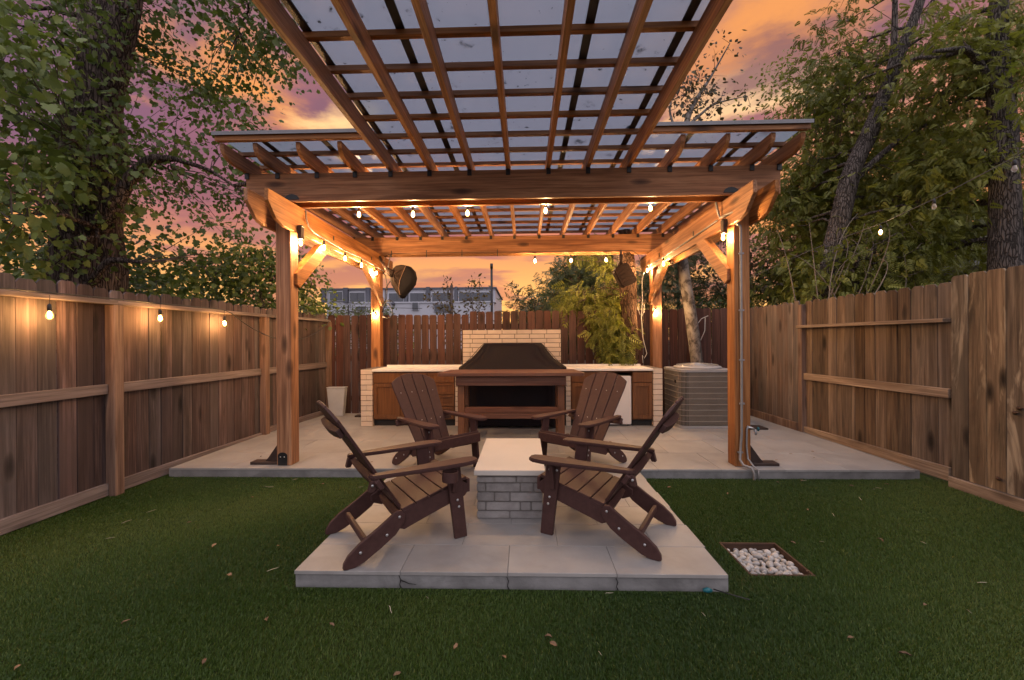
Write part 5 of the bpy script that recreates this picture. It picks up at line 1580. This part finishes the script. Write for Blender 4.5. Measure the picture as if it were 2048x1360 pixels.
tree('leafy_tree', 'low olive tree whose fronds lean over the right fence beside the lit yard bulb', 'tree', (5.2, 6.6, -.12),
     [([(5.2, 6.6, -.12), (5.1, 6.6, 1.4), (4.95, 6.6, 2.4)], [.07, .055, .03])],
     [(ellips(60, (5.55, 6.6, 2.4), (.65, .6, .8), -.3, 1.8, 8.0, 0, lambda p: (p[:, 0] > 4.0) & (p[:, 2] > 1.5)), 22, .18, .125, 'fern', dict(down=.7, flat=.7, tone=(.1, .9)))], leafmat='leaf_olive', limbs=14, limb_r=.025, twig_mat='twig_p')
ball_tree('leafy_tree', 'dense dark tree filling the gap between the two tall right-hand trunks', (8.6, 10.0, 3.2), (3.0, 1.3, 3.2), 330, 26, .30, .135, 'spray', 'leaf_olive', .12, down=.6, flat=.6, thr=-.4)
ball_tree('leafy_tree', 'far dusky tree at the upper edge behind the slanting trunk', (7.6, 11.0, 5.8), (2.4, 1.2, 3.2), 220, 18, .25, .09, 'oval', 'leaf_olive', .12, down=.6, flat=.5, thr=-.1)
ball_tree('leafy_tree', 'reddish thin-leaved tree showing between the front cedar post and the right fence', (4.75, 9.2, 3.0), (1.15, .9, 1.6), 130, 12, .17, .085, 'oval', 'leaf_dusk', .05, down=.4, flat=.3, thr=-.15)
ball_tree('leafy_tree', 'dark tree low behind the right fence corner', (5.6, 9.4, 2.0), (1.6, .9, 1.15), 160, 12, .18, .13, 'spray', 'leaf_dark', .08, down=.6, thr=-.4)

# bare pale branches tangled in front of the right-hand trees
br = thing('bare_branches', 'bare pale branches arching out of the bushes behind the right fence', 'branch', (4.7, 6.4, 1.6))
tb_ = MB()
for k in range(13):
    a = np.array([4.55 + rng.normal(0, .35), 6.3 + rng.normal(0, .2), 1.75])
    e = a + np.array([rng.normal(.1, .6), rng.normal(0, .25), rng.uniform(.6, 1.5)])
    m_ = (a + e) / 2 + np.array([rng.normal(0, .25), rng.normal(0, .1), .35])
    bz = bez(a, m_, e, 12) - np.array([4.7, 6.4, 1.6])
    MB().tube([tuple(p - bz[0]) for p in bz], list(np.linspace(.009, .003, 12)), 5).obj('branch', M['twig_p'], br, tuple(bz[0]))

# trees behind the back fence
ball_tree('conifer_tree', 'soft grey-green bush behind the back fence to the right of the black pole', (.95, 11.5, 1.95), (1.5, 1.0, 1.25), 190, 11, .17, .20, 'fern', 'leaf_grey', .07, down=.2, flat=.3, thr=-.3)
ball_tree('conifer_tree', 'grey-green tree close behind the back fence under the three lit back bulbs', (1.35, 9.2, 2.35), (.85, .7, .9), 120, 10, .15, .17, 'fern', 'leaf_grey', .05, down=.3, flat=.4, thr=-.2)
ball_tree('leafy_tree', 'grey-green tree behind the leaning pale trunk', (3.6, 10.2, 2.55), (1.3, .9, 1.25), 170, 11, .17, .16, 'fern', 'leaf_grey', .07, down=.4, flat=.4, thr=-.2)
ball_tree('hedge', 'clipped dark hedge above the back fence next to the conduit post', (3.75, 8.6, 1.75), (.85, .45, .42), 90, 18, .10, .055, 'oval', 'leaf_dark', .04, cat='hedge', thr=-.9)
# thin leafy shoots in front of the building
def shoots(label, spots, y, mat='leaf_dusk'):
    base = (spots[0][0], y, -.12)
    tr, cs = [], []
    for (x, z, sx) in spots:
        tr.append(([(x, y, -.12), (x + sx * .4, y, z * .55), (x + sx, y, z)], [.018, .013, .004]))
        for f in np.linspace(.42, 1.0, 15):
            cs.append((x + sx * f + rng.normal(0, .07), y + rng.normal(0, .07), z * f))
    tree('sapling', label, 'sapling', base, tr, [(np.array(cs), 13, .085, .070, 'oval', dict(down=.2, flat=.3, tone=(0, 1)))], leafmat=mat, bark_='bark_g', twig_r=.005, tn=7)
shoots('first thin sapling left of the utility pole, leaves sparse against the sunset', [(-1.30, 2.62, -.35), (-1.22, 2.3, -.62)], 9.0)
shoots('second thin sapling, tallest and nearest the utility pole', [(-1.02, 2.68, .05), (-.98, 2.45, -.18)], 9.2)
shoots('third thin sapling leaning right from the dark pole', [(.25, 2.55, -.45), (.30, 2.4, -.1)], 9.4)

# the old trunk with drooping foliage just inside the back fence
vt = [(1.72, 7.22, -.1), (1.745, 7.22, .9), (1.75, 7.22, 1.7), (1.74, 7.22, 2.5), (1.70, 7.3, 3.2)]
vc = np.concatenate([ellips(85, (1.25, 7.75, 2.25), (.62, .45, .75), -.25, 2.0, 3.3), ellips(48, (1.45, 7.18, 1.55), (.26, .14, .34), -.5, 2.5, 1.1), ellips(34, (1.52, 7.12, 1.12), (.15, .12, .22), -.9, 2.5, 1.1),
                     ellips(40, (1.05, 7.7, 1.95), (.45, .3, .3), -.4, 2.0, 5.3)])
tree('vine_tree', 'shaggy brown trunk with drooping yellow-green fronds between the kitchen and the back fence', 'tree', (1.72, 7.22, -.1),
     [(vt, [.17, .155, .145, .135, .10])], [(vc, 10, .085, .135, 'fern', dict(down=1.1, flat=.5, tone=(0, 1)))], leafmat='leaf_olive', bark_='bark_v', limbs=14, limb_r=.02, amp=.10, tn=16)
# the leaning pale trunk behind the air conditioner, its thin crown showing over the roof
pcn = np.concatenate([ellips(34, (3.75, 9.0, 6.6), (1.15, .6, .75), -.1, 1.6, 2.2), ellips(26, (3.15, 8.8, 6.0), (.7, .5, .6), -.2, 1.6, 5.2), np.array([(4.6, 9, 6.5), (4.7, 9, 6.2), (4.35, 9, 7.3), (4.15, 9, 7.6)])])
tree('pale_tree', 'leaning mottled pale trunk behind the air conditioner, thin crown above the roof', 'tree', (2.85, 7.15, -.1),
     [([(2.93, 7.13, -.1), (2.84, 7.13, .95), (2.74, 7.13, 1.8), (2.63, 7.15, 2.55), (2.62, 7.3, 3.3), (2.85, 7.9, 4.7), (3.3, 8.6, 5.9), (3.9, 9.0, 6.8), (4.3, 9.0, 7.5)], [.105, .098, .093, .088, .083, .07, .05, .025, .01]),
      ([(3.1, 8.3, 5.4), (3.9, 8.9, 6.2), (4.65, 9.0, 6.4)], [.035, .02, .006]), ([(2.95, 8.1, 5.0), (2.9, 8.6, 5.9), (3.1, 8.8, 6.6)], [.03, .02, .006])],
     [(pcn, 10, .13, .085, 'oval', dict(down=.3, flat=.3, tone=(0, .8)))], leafmat='leaf_dusk', bark_='bark_p', limbs=10, limb_r=.018, amp=.05, tn=14, twig_r=.006)

# ------------------------------------------------------------------ BEYOND: white building, poles, neighbour's roof
BD = thing('white_building', 'long white modern building with dark windows beyond the back fence', 'building', (-10, 41, -.1))
def bpx(u): return (u - 1044) * 40 / 853.3
def bpz(v): return 1.36 + (684 - v) * 40 / 853.3
def bbox(name, u0, u1, v0, v1, ya, yb, mat, parent=None):
    x0_, x1_ = bpx(u0), bpx(u1); z1_, z0_ = bpz(v0), bpz(v1)
    cx_, cz_, cyy = (x0_ + x1_) / 2, (z0_ + z1_) / 2, (ya + yb) / 2
    base = Vector(BD.location) + (Vector(parent.location) if parent else Vector((0, 0, 0)))
    return MB().box(x0_ - cx_, x1_ - cx_, ya - cyy, yb - cyy, z0_ - cz_, z1_ - cz_).obj(name, M[mat], parent or BD, Vector((cx_, cyy, cz_)) - base)
bbox('wall', 640, 985, 580, 700, 40.3, 52, 'bwhite')
bbox('parapet', 636, 988, 577, 580.2, 40.1, 52.2, 'bdark')
bbox('wall', 712, 985, 611, 700, 38.6, 40.28, 'bwhite')
bbox('parapet', 708, 988, 608.5, 611, 38.5, 40.28, 'bwhite')
for (a, b, c, d) in ((649, 674, 584, 601), (690, 720, 586, 604), (770, 799, 588, 605), (813, 842, 588, 606), (858, 900, 588, 606), (912, 938, 588, 606), (940, 980, 588, 610)):
    f = bbox('window', a - 1.5, b + 1.5, c - 1.5, d + 1.5, 40.14, 40.29, 'bwhite')
    bbox('pane', a, b, c, d, 40.10, 40.135, 'bglass', f)
    bbox('mullion', (a + b) / 2 - .4, (a + b) / 2 + .4, c, d, 40.07, 40.098, 'bdark', f)
for (a, b) in ((632, 640), (677, 686), (723, 731), (801, 808), (846, 853), (904, 909)):
    bbox('pilaster', a, b, 576, 606, 40.0, 40.29, 'bdark')
for (a, b, c, d) in ((717, 736, 617, 626), (827, 838, 610.5, 624), (870, 905, 614, 628)):
    f = bbox('window', a - 1, b + 1, c - 1, d + 1, 38.45, 38.59, 'bwhite')
    bbox('pane', a, b, c, d, 38.41, 38.445, 'bglass', f)
MB().lathe([(.17, 0), (.17, .1)], 14).obj('wall_vent', M['bdark'], BD, (bpx(789) + 10, 38.55 - 41, bpz(612) + .1), (R(90), 0, 0))
up_ = MB().tube([(0, 0, -.1), (0, 0, 6.55)], [.09, .08], 8).obj('utility_pole', M['black_metal'], None, (-2.3, 30, 0))
tag(up_, 'tall dark utility pole rising beyond the back fence right of the saplings', 'pole')
MB().tube([(-.001, 0, 6.4), (0, 0, 6.75)], .10, 8).obj('cap', M['black_metal'], up_)
tag(MB().tube([(0, 0, -.1), (0, 0, 3.95)], .07, 8).obj('fence_pole', M['rust_metal'], None, (-3.43, 20, 0)), 'thin brown pole among the saplings in front of the white building', 'pole')
WF = thing('wire_fence', 'thin dark wire and post running level above the fence corner', 'wire fence', (-3.3, 8.2, 0))
MB().tube([(0, 0, -.1), (0, 0, 2.06)], .012, 6).obj('post', M['black_metal'], WF, (-.12, 0, 0))
MB().tube([(-2.5, .6, 2.0), (-.12, 0, 2.02), (1.2, .5, 2.02)], .005, 4).obj('wire', M['black_metal'], WF)
NB = thing('neighbour_house', 'grey sloping eave of a neighbouring house behind the upright trunk', 'house', (11.2, 9.3, -.12))
MB().prism([(-2.35, 2.78), (1.6, 4.2), (1.6, 4.32), (-2.35, 2.90)], 'y', -1.5, 5).obj('roof', M['roof_far'], NB)
MB().box(-1.4, 2.0, -.8, 5, 0, 2.95).obj('wall', M['bdark'], NB)
